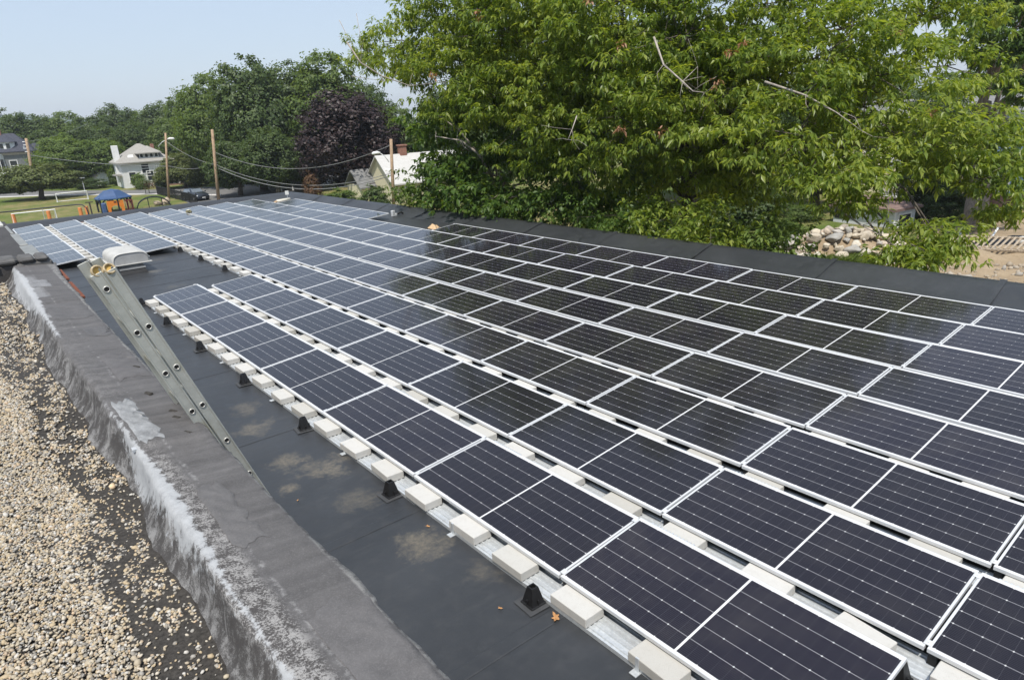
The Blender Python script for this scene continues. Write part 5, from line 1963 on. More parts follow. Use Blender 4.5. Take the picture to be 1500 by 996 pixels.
# blue house at the right edge
p = ground_at(1525, 47)
h = empty('blue_house', p, face_cam(p, -12), 'blue clapboard house with brown base at the right edge behind the trunk', 'house')
zr = zat(1490, 146, 47) - GROUND
MB().box(-3.4, 4, 0.02, 7, 1.02, zr - 1.0).build('wall', M_CLAP_B, h)
MB().box(-3.45, 4, 0, 7, -0.2, 1.0).build('base_wall', mat('brown_base', (0.085, 0.05, 0.042), 0.8), h)
g_ = MB()
gable(g_, -3.4, 4, 0, 7, zr - 0.98, zr + 0.9, 0.5, 'x')
g_.build('roof', M_SHINGLE_G, h)
window(h, -2.6, 1.25, 0.75, 0.9, 0.02)
window(h, -1.0, 3.6, 0.9, 1.4, 0.02)
MB().tube([(-3.55, -0.02, 0.2), (-3.5, -0.02, zr - 1.0)], 0.05, 6).build('downpipe', M_WHITE, h)

# ------------------------------------------------------------------ poles and wires
def pole(px, d, ytop, r0, label, pxtop=None, extras=None, name='utility_pole'):
    g = ground_at(px, d)
    o = empty(name, g, face_cam(g), label, 'pole', 'wooden poles around the lawn' if name == 'utility_pole' else None)
    t = ground_at(pxtop, d, GROUND, ytop)
    z = zat(pxtop, ytop, d) - GROUND
    lean = (t - g).dot(Vector((RT.x, RT.y, 0)).normalized())
    MB().tube([(0, 0, -0.3), (lean * 0.5, 0, z * 0.5), (lean, 0, z)], [r0, r0 * 0.9, r0 * 0.78], 10).build('pole_shaft', M_WOODP, o, True)
    if extras:
        extras(o, z)
    return g + Vector((RT.x, RT.y, 0)).normalized() * lean, z, o


def lamp_arm(o, z, zr, length, side):
    MB().tube([(0, 0, zr), (side * length * 0.45, 0, zr + 0.55), (side * length, 0, zr + 0.85)], 0.035, 6).build('lamp_arm', M_ALU, o, True)
    l = MB().tube([(side * (length - 0.05), 0, zr + 0.86), (side * (length + 0.25), 0, zr + 0.9), (side * (length + 0.6), 0, zr + 0.86), (side * (length + 0.75), 0, zr + 0.82)], [0.07, 0.15, 0.15, 0.05], 8)
    l.build('lamp_head', M_WHITE, o, True)


def hw1(o, z):
    MB().box(-0.10, 0.10, -0.22, -0.13, z - 1.6, z - 1.2).build('pole_box', M_GALV, o)
    for k in range(4):
        MB().tube([(0, -0.12, z - 0.5 - 0.5 * k), (0.32, -0.14, z - 0.5 - 0.5 * k)], 0.05, 6).build('insulator', M_ALU, o)


def hw3(o, z):
    lamp_arm(o, z, z - 2.05, 0.75, -1)
    MB().tube([(0, 0, z - 2.75), (-0.42, 0, z - 2.72)], 0.05, 6).build('bracket_arm', M_ALU, o)


gA, zA, _ = pole(52, 112, 203, 0.24, 'weathered pole with insulators in front of the grey house', 37, hw1)
g1, z1, _ = pole(247, 88, 195, 0.15, 'bare wooden pole in front of the white house', 241, lambda o, z: lamp_arm(o, z, z - 1.6, 1.3, 1))
g2_, z2, _ = pole(320, 83, 190, 0.19, 'taller pale wooden pole behind the parked car', 310)
g3, z3, _ = pole(577, 66, 204, 0.17, 'wooden lamp pole beyond the right roof edge by the purple tree', 572.5, hw3)
pole(306, 107, 221, 0.17, 'short brown pole at the street right of the white house', 300)
gl = ground_at(125, 104)
o = empty('street_sign_pole', gl, 0, 'thin grey metal pole beside the far goal', 'pole')
MB().tube([(0, 0, 0), (0, 0, zat(122, 262, 104) - GROUND)], 0.06, 8).build('pole_shaft', M_GALV, o)
MB().box(-0.35, 0.35, -0.03, 0.03, zat(122, 262, 104) - GROUND + 0.004, zat(122, 262, 104) - GROUND + 0.16).build('pole_head', M_GALV, o)


def wire(a, b, sag, r, label):
    a, b = Vector(a), Vector(b)
    pts = []
    for i in range(25):
        t = i / 24
        p = a.lerp(b, t)
        p.z -= 4 * sag * t * (1 - t)
        pts.append(p)
    o = MB().tube(pts, r, 5).build('overhead_wire', mat('wire_grey', (0.22, 0.22, 0.22), 0.5), None, True)
    return tag(o, label, 'wire', 'overhead wires between the poles')


A3 = Vector(g3) + Vector((0, 0, z3))
A2 = Vector(g2_) + Vector((0, 0, z2))
A1 = Vector(g1) + Vector((0, 0, z1))
AA = Vector(gA) + Vector((0, 0, zA))
wire(A2 + Vector((0, 0, -2.6)), A3 + Vector((0, 0, -0.5)), 2.0, 0.03, 'upper slack wire running from the tall pole to the lamp pole')
wire(A2 + Vector((0, 0, -4.1)), A3 + Vector((0, 0, -3.0)), 1.7, 0.03, 'middle slack wire below the purple tree crown')
wire(A2 + Vector((0, 0, -4.4)), A3 + Vector((0, 0, -3.2)), 1.85, 0.04, 'lowest and thickest slack wire below the purple tree')
wire(AA + Vector((0, 0, -2.5)), A1 + Vector((0, 0, -4.0)), 0.4, 0.035, 'level wire passing in front of the light green maple')
wire(A1 + Vector((0, 0, -1.0)), A2 + Vector((0, 0, -4.0)), 0.5, 0.025, 'thin wire from the bare pole down to the tall pole')
wire(A1 + Vector((0, 0, -4.0)), A2 + Vector((0, 0, -3.7)), 0.5, 0.025, 'thin level wire across the loose pale green tree')
wire(AA + Vector((0, 0, -0.5)), Vector(ground_at(150, 125)) + Vector((0, 0, 10.0)), 0.4, 0.025, 'thin wire leaving the weathered pole towards the trees')

# ------------------------------------------------------------------ playground
p = ground_at(170, 77)
gz = empty('gazebo', p, face_cam(p, 12), 'blue roofed playground gazebo with dark posts and arched braces', 'gazebo')
ze, zr = zat(170, 289, 77) - GROUND, zat(170, 276.5, 77) - GROUND
M_BLUE = mat('blue_roof', (0.035, 0.075, 0.17), 0.5, 0, 0.15, 2)
M_NAVY = mat('navy_post', (0.012, 0.015, 0.025), 0.5)
rr = 1.95
vs, fs = [(0, 0, zr)], []
for ring, (f_, zz) in enumerate(((0.42, zr - 0.16), (0.8, ze + 0.22), (1.0, ze))):
    for k in range(6):
        th = math.pi / 6 + k * math.pi / 3
        vs.append((rr * f_ * math.cos(th), rr * f_ * math.sin(th), zz))
for k in range(6):
    fs.append((0, 1 + k, 1 + (k + 1) % 6))
    for g_ in (0, 1):
        fs.append((1 + g_ * 6 + k, 7 + g_ * 6 + k, 7 + g_ * 6 + (k + 1) % 6, 1 + g_ * 6 + (k + 1) % 6))
b_ = len(vs)
vs += [(v_[0], v_[1], v_[2] - 0.1) for v_ in vs[13:19]]
for k in range(6):
    fs.append((13 + k, b_ + k, b_ + (k + 1) % 6, 13 + (k + 1) % 6))
MB().add(vs, fs).build('canopy', M_BLUE, gz)
for k in range(6):
    th = math.pi / 6 + k * math.pi / 3
    x, y = rr * 0.9 * math.cos(th), rr * 0.9 * math.sin(th)
    pst = MB().tube([(x, y, -0.1), (x, y, ze + 0.1)], 0.09, 8)
    for s in (-1, 1):                                  # arched braces to the neighbours
        th2 = th + s * math.pi / 3
        x2, y2 = rr * 0.9 * math.cos(th2), rr * 0.9 * math.sin(th2)
        pst.tube([(x + (x2 - x) * t, y + (y2 - y) * t, ze - 0.08 - 0.75 * (1 - t / 0.42) ** 2) for t in (0.0, 0.1, 0.2, 0.3, 0.42)], 0.07, 6)
    pst.build('post', M_NAVY, gz)
p = ground_at(172, 75.5)
cl = empty('climbing_panel', p, face_cam(p, 4), 'orange play panel with an arched opening under the blue gazebo', 'play panel')
zt = zat(172, 294, 75.5) - GROUND
pn = MB()
w_ = 0.8
arc = [(-0.5 + 0.0, -0.1)] + [(0.5 * math.cos(math.pi - math.pi * k / 10), 0.35 + 0.42 * math.sin(math.pi * k / 10)) for k in range(11)] + [(0.5, -0.1)]
outl = [(-w_, -0.1), (-w_, zt), (w_, zt), (w_, -0.1)]
for i in range(len(arc) - 1):                          # panel as strips round the arch
    (xa, za), (xb, zb_) = arc[i], arc[i + 1]
    oa = (max(-w_, min(w_, xa * 1.9)), zt if abs(xa) < 0.49 or za > 0.4 else za)
    ob = (max(-w_, min(w_, xb * 1.9)), zt if abs(xb) < 0.49 or zb_ > 0.4 else zb_)
    pn.add([(xa, 0, za), (xb, 0, zb_), (ob[0], 0, ob[1]), (oa[0], 0, oa[1]), (xa, 0.08, za), (xb, 0.08, zb_), (ob[0], 0.08, ob[1]), (oa[0], 0.08, oa[1])], [(0, 1, 2, 3), (4, 7, 6, 5), (0, 4, 5, 1), (3, 2, 6, 7)])
M_ORANGE = mat('orange_plastic', (0.62, 0.19, 0.025), 0.5, 0, 0.1, 3)
pn.build('panel', M_ORANGE, cl)
MB().box(-0.12, 0.12, -0.03, -0.005, zt - 0.2, zt - 0.08).build('panel_slot', M_NAVY, cl)
rl = MB()
for k in range(6):
    rl.tube([(0.95 + k * 0.15, 0.3, 0), (0.95 + k * 0.15, 0.3, zt - 0.1)], 0.03, 5)
rl.tube([(0.9, 0.3, zt - 0.08), (1.75, 0.3, zt - 0.08)], 0.035, 5)
rl.build('barrier_bars', mat('red_bars', (0.25, 0.05, 0.05), 0.5), cl)
MB().bev(-1.35, -0.85, 0.1, 0.5, 0, zt - 0.15, 0.1).build('slide_side', mat('blue_plastic', (0.05, 0.09, 0.2), 0.5), cl)
p = ground_at(226, 79)
ar = empty('arch_climber', p, face_cam(p), 'dark curved climbing frame beside the blue gazebo', 'climbing frame')
zt = zat(226, 289, 79) - GROUND
for y in (0, 0.9):
    MB().tube([(-1.75 + 3.5 * t, y, zt * (1 - (2 * t - 1) ** 2) ** 0.6 + 0.02) for t in np.linspace(0, 1, 15)], 0.05, 6).build('arch_tube', M_NAVY, ar)
for t in np.linspace(0.1, 0.9, 8):
    x, z = -1.75 + 3.5 * t, zt * (1 - (2 * t - 1) ** 2) ** 0.6 + 0.02
    MB().tube([(x, 0, z), (x, 0.9, z)], 0.03, 6).build('rung', M_NAVY, ar)
for x in (-0.5, 0.9):
    MB().tube([(x, 0, -0.05), (x, 0, zt * 0.93)], 0.045, 6).build('support', M_NAVY, ar)
M_TAN = m_island('tan_boulder', [(0.0, (0.36, 0.29, 0.2)), (0.5, (0.46, 0.37, 0.27)), (1.0, (0.40, 0.34, 0.27))])
for i, (px, d, s, lb) in enumerate(((232, 80.5, 0.5, 'pale tan play boulder left behind the arch climber'), (244, 81, 0.55, 'pale tan play boulder right behind the arch climber'))):
    g = ground_at(px, d)
    b = stones_mesh('play_boulder', np.array([0.0]), np.array([0.0]), np.array([s * 0.5]), np.array([s]), M_TAN, 60 + i, 0.8)
    b.location = g
    tag(b, lb, 'boulder', 'play boulders')


def goal(px0, px1, d, ytop, label):
    a, b = ground_at(px0, d), ground_at(px1, d)
    c = (a + b) / 2
    L = (b - a).length / 2
    o = empty('soccer_goal', c, face_cam(c, 5), label, 'goal', 'white soccer goals on the lawn')
    z = zat((px0 + px1) / 2, ytop, d) - GROUND
    MB().tube([(-L, 0, 0), (-L, 0, z), (L, 0, z), (L, 0, 0)], 0.06, 8).build('goal_frame', M_WHITE, o)
    for s in (-1, 1):
        MB().tube([(s * L, 0, z), (s * L, 0.35, z), (s * L, 0.95, 0.03), (s * L, 0, 0.03)], 0.045, 6).build('side_brace', M_WHITE, o)
    MB().tube([(-L, 0.95, 0.03), (L, 0.95, 0.03)], 0.045, 6).build('ground_bar', M_WHITE, o)
    return o


goal(88, 127, 92, 282, 'white soccer goal farther away near the street')
goal(28, 81, 68, 310, 'nearer white soccer goal with its feet hidden by the roof edge')
for i, (px, d, yt, lb) in enumerate(((24, 67, 313, 'orange post pad at the left post of the near goal'), (75, 68.5, 309, 'orange post pad at the right post of the near goal'), (122, 68, 304, 'orange post standing alone right of the near goal'), (130, 72, 302, 'pale orange post beside the dark tee post'))):
    g = ground_at(px, d)
    z = zat(px, yt, d) - GROUND
    o = empty('orange_post', g, 0.3, lb, 'post', 'orange posts on the lawn')
    MB().lathe([(0.0, z), (0.15, z), (0.17, z - 0.04), (0.17, 0.08), (0.24, 0.06), (0.24, 0.0)], 12).build('post_body', mat('faded_orange', (0.62, 0.22, 0.07), 0.6), o)
g0, g9 = ground_at(-40, 63), ground_at(121, 66)
fo = empty('rail_fence', g9, 0, 'long dark top rail with bent end crossing the lawn above the near goal', 'fence')
za, zb_ = zat(-40, 316, 63) - GROUND, zat(121, 299.5, 66) - GROUND
a = g0 - g9
MB().tube([(a.x, a.y, za), (a.x * 0.5, a.y * 0.5, (za + zb_) / 2), (0, 0, zb_), (0.35, -0.25, zb_ - 0.05), (0.6, -0.45, zb_ - 0.35), (0.65, -0.5, zb_ - 0.8), (0.65, -0.5, -0.1)], 0.055, 8).build('rail', M_NAVY, fo, True)
for t in (0.33, 0.75):
    MB().tube([(a.x * t, a.y * t, -0.1), (a.x * t, a.y * t, zb_ + (za - zb_) * t - 0.05)], 0.028, 6).build('post', M_GALV, fo)
g = ground_at(137, 70)
o = empty('tee_post', g, face_cam(g), 'dark wooden tee shaped post left of the gazebo', 'post')
z = zat(135, 297, 70) - GROUND
MB().bev(-0.07, 0.07, -0.05, 0.05, -0.1, z, 0.01).bev(-0.38, 0.32, -0.051, 0.051, z + 0.002, z + 0.1, 0.01).build('post_body', M_DKWOOD, o)

# black fence beside the parked car
a, b = ground_at(231, 95), ground_at(290, 79)
fo = empty('black_fence', a, 0, 'black metal picket fence between lawn and parked car', 'fence')
v = b - a
n = 90
pk = MB()
for k in range(n):
    c = v * (k / (n - 1))
    pk.box(c.x - 0.018, c.x + 0.018, c.y - 0.018, c.y + 0.018, 0.05, 1.15)
for z in (0.15, 1.1):
    pk.tube([(0, 0, z), (v.x, v.y, z)], 0.03, 4)
pk.build('picket_panel', M_BLKPL, fo)
for k in range(7):
    c = v * (k / 6)
    MB().tube([(c.x, c.y, -0.05), (c.x, c.y, 1.3)], 0.05, 6).build('post', M_BLKPL, fo)

# ------------------------------------------------------------------ parked car
g = ground_at(288, 84.5)
car = empty('parked_car', g, face_cam(g, 24), 'dark grey car parked behind the black fence facing the roof', 'car')
M_CAR = mat('car_paint', (0.035, 0.042, 0.055), 0.25, 0.3, 0.05, 2, spec=0.6)
# body lofted along its length (local -y is the nose); sections: y, half width, z bottom, z belt, z top, half width at top
secs = [(-2.05, 0.55, 0.35, 0.55, 0.62, 0.45), (-1.95, 0.78, 0.26, 0.68, 0.74, 0.66), (-1.5, 0.84, 0.24, 0.80, 0.86, 0.70), (-0.85, 0.86, 0.24, 0.88, 0.97, 0.68), (-0.75, 0.86, 0.24, 0.88, 0.98, 0.68), (-0.15, 0.86, 0.24, 0.90, 1.36, 0.58), (0.6, 0.86, 0.24, 0.92, 1.42, 0.58), (1.4, 0.86, 0.25, 0.93, 1.36, 0.57), (1.95, 0.84, 0.28, 0.92, 1.02, 0.62), (2.1, 0.7, 0.4, 0.85, 0.9, 0.55)]
vs, fs = [], []
for (y, hw, zb0, zbelt, zt, ht) in secs:
    vs += [(-hw * 0.92, y, zb0), (-hw, y, (zb0 + zbelt) / 2), (-hw * 0.97, y, zbelt), (-ht, y, zt), (ht, y, zt), (hw * 0.97, y, zbelt), (hw, y, (zb0 + zbelt) / 2), (hw * 0.92, y, zb0)]
for i in range(len(secs) - 1):
    for k in range(8):
        fs.append((i * 8 + k, i * 8 + (k + 1) % 8, (i + 1) * 8 + (k + 1) % 8, (i + 1) * 8 + k))
fs += [tuple(range(8)), tuple(reversed(range(len(vs) - 8, len(vs))))]
MB().add(vs, fs).build('body', M_CAR, car, True)
M_WIND = mat('car_glass', (0.12, 0.14, 0.16), 0.05, 0, 0.05, 1, spec=0.9)
MB().add([(-0.66, -0.79, 1.0), (0.66, -0.79, 1.0), (0.56, -0.2, 1.36), (-0.56, -0.2, 1.36)], [(0, 1, 2, 3)]).build('windscreen', M_WIND, car)
for s in (-1, 1):
    MB().add([(s * 0.82, -0.5, 0.97), (s * 0.83, 1.5, 1.0), (s * 0.63, 1.3, 1.33), (s * 0.64, -0.05, 1.33)], [(0, 1, 2, 3)]).build('side_window', M_WIND, car)
    MB().bev(s * 0.62 - 0.16, s * 0.62 + 0.16, -1.99, -1.90, 0.56, 0.69, 0.03).build('headlight', mat('lamp_glass', (0.6, 0.62, 0.65), 0.1), car)
    MB().bev(s * 0.98 - 0.1, s * 0.98 + 0.1, -0.62, -0.5, 0.93, 1.07, 0.03).build('mirror', M_CAR, car)
    for y in (-1.3, 1.3):
        wv = MB()
        wv.tube([(s * 0.68, y, 0.31), (s * 0.88, y, 0.31)], 0.31, 18)
        wh = wv.build('wheel', M_BLKPL, car)
        MB().tube([(s * 0.881, y, 0.31), (s * 0.893, y, 0.31)], 0.19, 14).build('rim', M_ALU, wh)
MB().bev(-0.5, 0.5, -2.075, -2.0, 0.40, 0.54, 0.02).build('grille', M_BLKPL, car)
MB().bev(-0.2, 0.2, -2.10, -2.08, 0.36, 0.46, 0.004).build('number_plate', M_WHITE, car)

# saplings on the lawn edge
for (px, d, yt, m, lb) in ((214, 96, 262, L_DARK, 'thin dark green sapling left of the rusty one on the lawn'), (219, 97, 266, L_RUST, 'thin rusty sapling beside the dark sapling on the lawn')):
    g = ground_at(px, d)
    z = zat(px, yt, d) - GROUND
    o = empty('young_tree', g, 0, lb, 'tree')
    r = np.random.default_rng(int(px))
    pts_, nn_, cc_ = crown_points(r, [(0, 0, z * 0.72, 0.75, 0.75, z * 0.3)], 420, 0.3, 14)
    v, f = leaf_cards(r, pts_, nn_, np.full(len(pts_), 0.17))
    np_mesh('crown', v, f, m, o)
    MB().tube([(0, 0, 0), (0.03, 0.02, z * 0.5), (0, 0, z * 0.9)], [0.05, 0.04, 0.015], 6).build('trunk', M_BARK, o)

# ------------------------------------------------------------------ rock heap, rubble, weeds and timber on the right
M_ROCK = m_island('heap_rock', [(0.0, (0.44, 0.37, 0.28)), (0.2, (0.50, 0.42, 0.32)), (0.4, (0.33, 0.31, 0.28)), (0.6, (0.48, 0.36, 0.27)), (0.8, (0.40, 0.37, 0.33)), (1.0, (0.54, 0.48, 0.38))], 0.85, 3.0, 0.7)


def boulder_proto(seed):
    import bmesh
    r = np.random.default_rng(seed)
    bm = bmesh.new()
    bmesh.ops.create_icosphere(bm, subdivisions=3, radius=1.0)
    pl = [(Vector(r.normal(0, 1, 3)).normalized(), r.uniform(0.5, 0.82)) for _ in range(13)]
    for v in bm.verts:
        p = v.co.copy()
        for n_, d_ in pl:                               # planed facets
            e = p.dot(n_) - d_
            if e > 0:
                p -= n_ * e * 0.97
        v.co = p * (1 + r.normal(0, 0.012))
    me = bpy.data.meshes.new('boulder')
    bm.to_mesh(me)
    bm.free()
    me.polygons.foreach_set('use_smooth', [True] * len(me.polygons))
    me.materials.append(M_ROCK)
    return me


# tone per rock comes from the object, so copies differ
aR = NT('heap_rock_tone')
rv = aR.n('ShaderNodeObjectInfo').outputs['Random']
nR = aR.noise(aR.obj(), 2.2, 7, 0.7)
cR = aR.ramp(rv, [(0.0, (0.48, 0.42, 0.33)), (0.15, (0.56, 0.49, 0.38)), (0.32, (0.34, 0.33, 0.305)), (0.5, (0.50, 0.41, 0.32)), (0.66, (0.43, 0.40, 0.36)), (0.82, (0.60, 0.55, 0.46)), (0.95, (0.38, 0.33, 0.27))], 'CONSTANT')
cR = aR.mix(aR.math('MULTIPLY', aR.step(nR, 0.42, 0.7), 0.55), cR, (0.22, 0.19, 0.15))
aR.color(cR)
aR.set(0.88, 0, 0.25)
aR.bump(nR, 0.7, 0.08)
M_ROCK = aR.m
RK = [boulder_proto(s) for s in range(7)]
hc = ground_at(1226, 36.0)
ux = Vector((RT.x, RT.y, 0)).normalized()
uy = Vector((FW.x, FW.y, 0)).normalized()
r = np.random.default_rng(77)
mbh = MB()                                              # earth core of the heap
vs, fs = [(0, 0, 1.4)], []
for j, (fr_, zz) in enumerate(((0.35, 1.15), (0.7, 0.58), (1.0, -0.1))):
    for k in range(16):
        th = 2 * math.pi * k / 16
        q = ux * (3.4 * fr_ * math.cos(th)) + uy * (2.2 * fr_ * math.sin(th))
        vs.append((q.x, q.y, zz + r.normal(0, 0.05)))
for k in range(16):
    fs.append((0, 1 + k, 1 + (k + 1) % 16))
    for j in (0, 1):
        fs.append((1 + j * 16 + k, 17 + j * 16 + k, 17 + j * 16 + (k + 1) % 16, 1 + j * 16 + (k + 1) % 16))
eo = mbh.add(vs, fs).build('earth_mound', M_DIRT, None, True)
eo.location = hc
tag(eo, kind='structure')
placed = []
k = 0
tries = 0
while k < 185 and tries < 9000:
    tries += 1
    s = float(np.exp(r.normal(-1.33, 0.42)))
    a_, b_ = r.uniform(-1.12, 1.15), r.uniform(-1.2, 0.75)
    fr_ = math.hypot(a_, b_)
    if fr_ > 1.2:
        continue
    q = hc + ux * (a_ * 4.3) + uy * (b_ * 2.3)
    z = GROUND + max(0.0, 1.55 * (1 - fr_ ** 1.5)) + s * 0.15
    pos = Vector((q.x, q.y, z))
    if any((pos - p2).length < (s + s2) * 0.55 for p2, s2 in placed):
        continue
    placed.append((pos, s))
    o = bpy.data.objects.new('boulder', RK[k % 7])
    COL.objects.link(o)
    o.location = pos
    o.scale = (s * r.uniform(0.9, 1.35), s * r.uniform(0.8, 1.1), s * r.uniform(0.62, 0.9))
    o.rotation_euler = (r.normal(0, 0.4), r.normal(0, 0.4), r.uniform(0, 6.28))
    tag(o, 'rounded tan or grey boulder in the rock heap behind the right roof edge', 'boulder', 'boulders in the rock heap')
    k += 1
# rubble strewn over the dirt
n = 1500
q = r.normal(0, 1, (n, 2)) * np.array([7.0, 2.4])
cpos = np.array(ground_at(1330, 33.0))
pxy = cpos[None, :2] + q[:, :1] * np.array([[ux.x, ux.y]]) + q[:, 1:] * np.array([[uy.x, uy.y]])
sz = np.exp(r.normal(-2.9, 0.6, n))
rb = stones_mesh('rubble', pxy[:, 0], pxy[:, 1], GROUND + sz * 0.3, sz, m_island('rubble_stone', [(0.0, (0.30, 0.25, 0.19)), (0.5, (0.42, 0.35, 0.26)), (1.0, (0.36, 0.34, 0.31))]), 71, 0.7, False)
tag(rb, 'small stones and clods strewn over the bare dirt yard', 'rubble', kind='stuff')
n = 260
q = r.normal(0, 1, (n, 2)) * np.array([0.75, 0.5])
cpos = np.array(ground_at(1262, 34.2))
pxy = cpos[None, :2] + q[:, :1] * np.array([[ux.x, ux.y]]) + q[:, 1:] * np.array([[uy.x, uy.y]])
sz = np.exp(r.normal(-2.2, 0.35, n))
rb = stones_mesh('broken_concrete', pxy[:, 0], pxy[:, 1], GROUND + sz * 0.3 + r.uniform(0, 0.2, n), sz, m_island('pale_rubble', [(0.0, (0.42, 0.43, 0.44)), (0.5, (0.52, 0.53, 0.54)), (1.0, (0.36, 0.37, 0.38))]), 72, 0.5, False)
tag(rb, 'pile of small pale grey stones in front of the boulders', 'rubble', kind='stuff')
# spoil banks
vs, fs = [], []
nn_ = 26
bc = ground_at(1400, 34)
for i in range(nn_):
    for j in range(9):
        a_, b_ = (i / (nn_ - 1) - 0.5) * 11, (j / 8 - 0.5) * 3.4
        hgt = 0.55 * max(0, 1 - (b_ / 1.7) ** 2) * max(0, 1 - (a_ / 5.5) ** 2) * (0.7 + 0.3 * math.sin(a_ * 2.1) + r.normal(0, 0.12))
        q = ux * a_ + uy * b_
        vs.append((q.x, q.y, hgt - 0.02))
for i in range(nn_ - 1):
    for j in range(8):
        fs.append((i * 9 + j, (i + 1) * 9 + j, (i + 1) * 9 + j + 1, i * 9 + j + 1))
so = MB().add(vs, fs).build('spoil_bank', M_DIRT, None, True)
so.location = bc
tag(so, kind='structure')


def grass_blades(name, cx, cy, sx, sy, n, hgt, m, seed, ang=0.0):
    r = np.random.default_rng(seed)
    q = r.normal(0, 1, (n, 2)) * np.array([sx, sy])
    p = np.stack([cx + q[:, 0] * ux.x + q[:, 1] * uy.x, cy + q[:, 0] * ux.y + q[:, 1] * uy.y, np.full(n, GROUND)], -1)
    d = np.stack([r.normal(0, 0.35, n), r.normal(0, 0.35, n), np.ones(n)], -1)
    h_ = (hgt * r.uniform(0.5, 1.2, n))[:, None]
    s = np.stack([r.normal(0, 1, n), r.normal(0, 1, n), np.zeros(n)], -1)
    s /= np.linalg.norm(s, axis=1, keepdims=True)
    w_ = 0.028
    v = np.stack([p - s * w_, p + s * w_, p + d * h_ * 0.6 + s * w_ * 0.7, p + d * h_ + np.stack([d[:, 0], d[:, 1], np.zeros(n)], -1) * h_ * 0.6], 1)
    o = np_mesh(name, v.reshape(-1, 3), np.arange(n * 4).reshape(n, 4), m)
    return o


g = ground_at(1165, 38.5)
tag(grass_blades('weedy_grass', g.x, g.y, 2.6, 1.2, 5200, 0.75, L_GRASS, 81), 'tall green weeds left of the rock heap', 'grass', kind='stuff')
g = ground_at(1238, 33.6)
tag(grass_blades('weedy_grass', g.x, g.y, 0.9, 0.4, 1500, 0.6, L_GRASS, 82), 'tuft of weeds in front of the rock heap', 'grass', kind='stuff')
g = ground_at(1185, 33.8)
tag(grass_blades('weedy_grass', g.x, g.y, 0.7, 0.4, 900, 0.5, L_GRASS, 83), 'weeds at the near left foot of the rock heap', 'grass', kind='stuff')

# slatted timber frame
p = ground_at(1452, 34.8)
o = empty('timber_lattice', p, face_cam(p, 6), 'weathered slatted timber frame lying on the dirt below the thick trunk', 'timber frame')
o.rotation_euler = (R(15), 0, face_cam(p, 6))
o.location = p + Vector((0, 0, 0.58))
M_TIMB = m_bark('grey_timber', (0.34, 0.28, 0.21))
fr_ = MB()
for y in (-0.75, 0.75):
    fr_.bev(-2.3, 2.3, y - 0.05, y + 0.05, -0.1, 0.02, 0.01)
for x in (-2.25, 2.25):
    fr_.bev(x - 0.05, x + 0.05, -0.70, 0.70, -0.1, 0.015, 0.01)
fr_.build('frame', M_TIMB, o)
sl_ = MB()
for k in range(17):
    x = -2.15 + k * 0.262
    M_ = Matrix.Translation((x, 0, 0.045)) @ Matrix.Rotation(R(-22), 4, 'Z')
    sl_.bev(-0.055, 0.055, -0.80, 0.80, -0.02, 0.02, 0.006, M_)
sl_.build('slats', M_TIMB, o)
# black sheeting, pipe and bag
p = ground_at(1474, 37.4)
vs, fs = [], []
for i in range(20):
    for j in range(8):
        a_, b_ = (i / 19 - 0.5) * 4.6, (j / 7 - 0.5) * 1.3
        q = ux * a_ + uy * b_
        vs.append((q.x, q.y, 0.38 * max(0, 1 - (b_ / 0.66) ** 2) * (0.75 + 0.25 * math.sin(a_ * 3.0 + b_)) + r.normal(0, 0.02)))
for i in range(19):
    for j in range(7):
        fs.append((i * 8 + j, (i + 1) * 8 + j, (i + 1) * 8 + j + 1, i * 8 + j + 1))
t_ = MB().add(vs, fs).build('tarpaulin', M_BLKPL, None, True)
t_.location = p
tag(t_, 'crumpled black plastic sheeting behind the timber frame', 'tarpaulin')
a_, b_ = ground_at(1448, 37.6) + Vector((0, 0, 0.05)), at(1462, 334, 39)
tag(MB().tube([a_, b_], 0.055, 8).build('white_pipe', M_WHITE), 'white plastic pipe leaning beside the thick trunk', 'pipe')
p = ground_at(1497, 36.4)
bg_ = stones_mesh('white_sack', np.array([0.0]), np.array([0.0]), np.array([0.25]), np.array([0.34]), M_WHITE, 91, 0.7)
bg_.location = p
tag(bg_, 'small white sack at the right end of the timber frame', 'sack')
p = ground_at(1400, 38.4)
bg_ = stones_mesh('pale_bundle', np.array([0.0]), np.array([0.0]), np.array([0.28]), np.array([0.36]), mat('pale_blue_sheet', (0.42, 0.47, 0.52), 0.5), 92, 0.8)
bg_.location = p
tag(bg_, 'pale bluish bundle lying left of the thick trunk', 'bundle')

# ------------------------------------------------------------------ small things left on the roof
def on_roof(px, py, z=ROOF):
    return on_z(px, py, z + 0.012)


p = on_z(635, 336, ROOF + 0.012)
o = empty('cardboard_scrap', p, 0.5, 'crumpled tan cardboard on the bare roof patch beside the back row', 'cardboard')
vs, fs = [], []
r = np.random.default_rng(5)
for i in range(7):
    for j in range(6):
        vs.append(((i / 6 - 0.5) * 0.42, (j / 5 - 0.5) * 0.34, 0.05 + 0.13 * math.sin(i / 6 * math.pi) * math.sin(j / 5 * math.pi) + r.normal(0, 0.018)))
for i in range(6):
    for j in range(5):
        fs.append((i * 6 + j, (i + 1) * 6 + j, (i + 1) * 6 + j + 1, i * 6 + j + 1))
MB().add(vs + [(v_[0] * 0.9, v_[1] * 0.9, 0.0) for v_ in vs], fs + [tuple(reversed([42 + q_ for q_ in f_])) for f_ in fs]).build('crumpled_sheet', mat('tan_card', (0.55, 0.38, 0.22), 0.85), o)
p = on_z(277, 312, 0.07)
o = empty('work_glove', p, 0.8, 'small olive and tan bundle lying on the far solar panels', 'bundle')
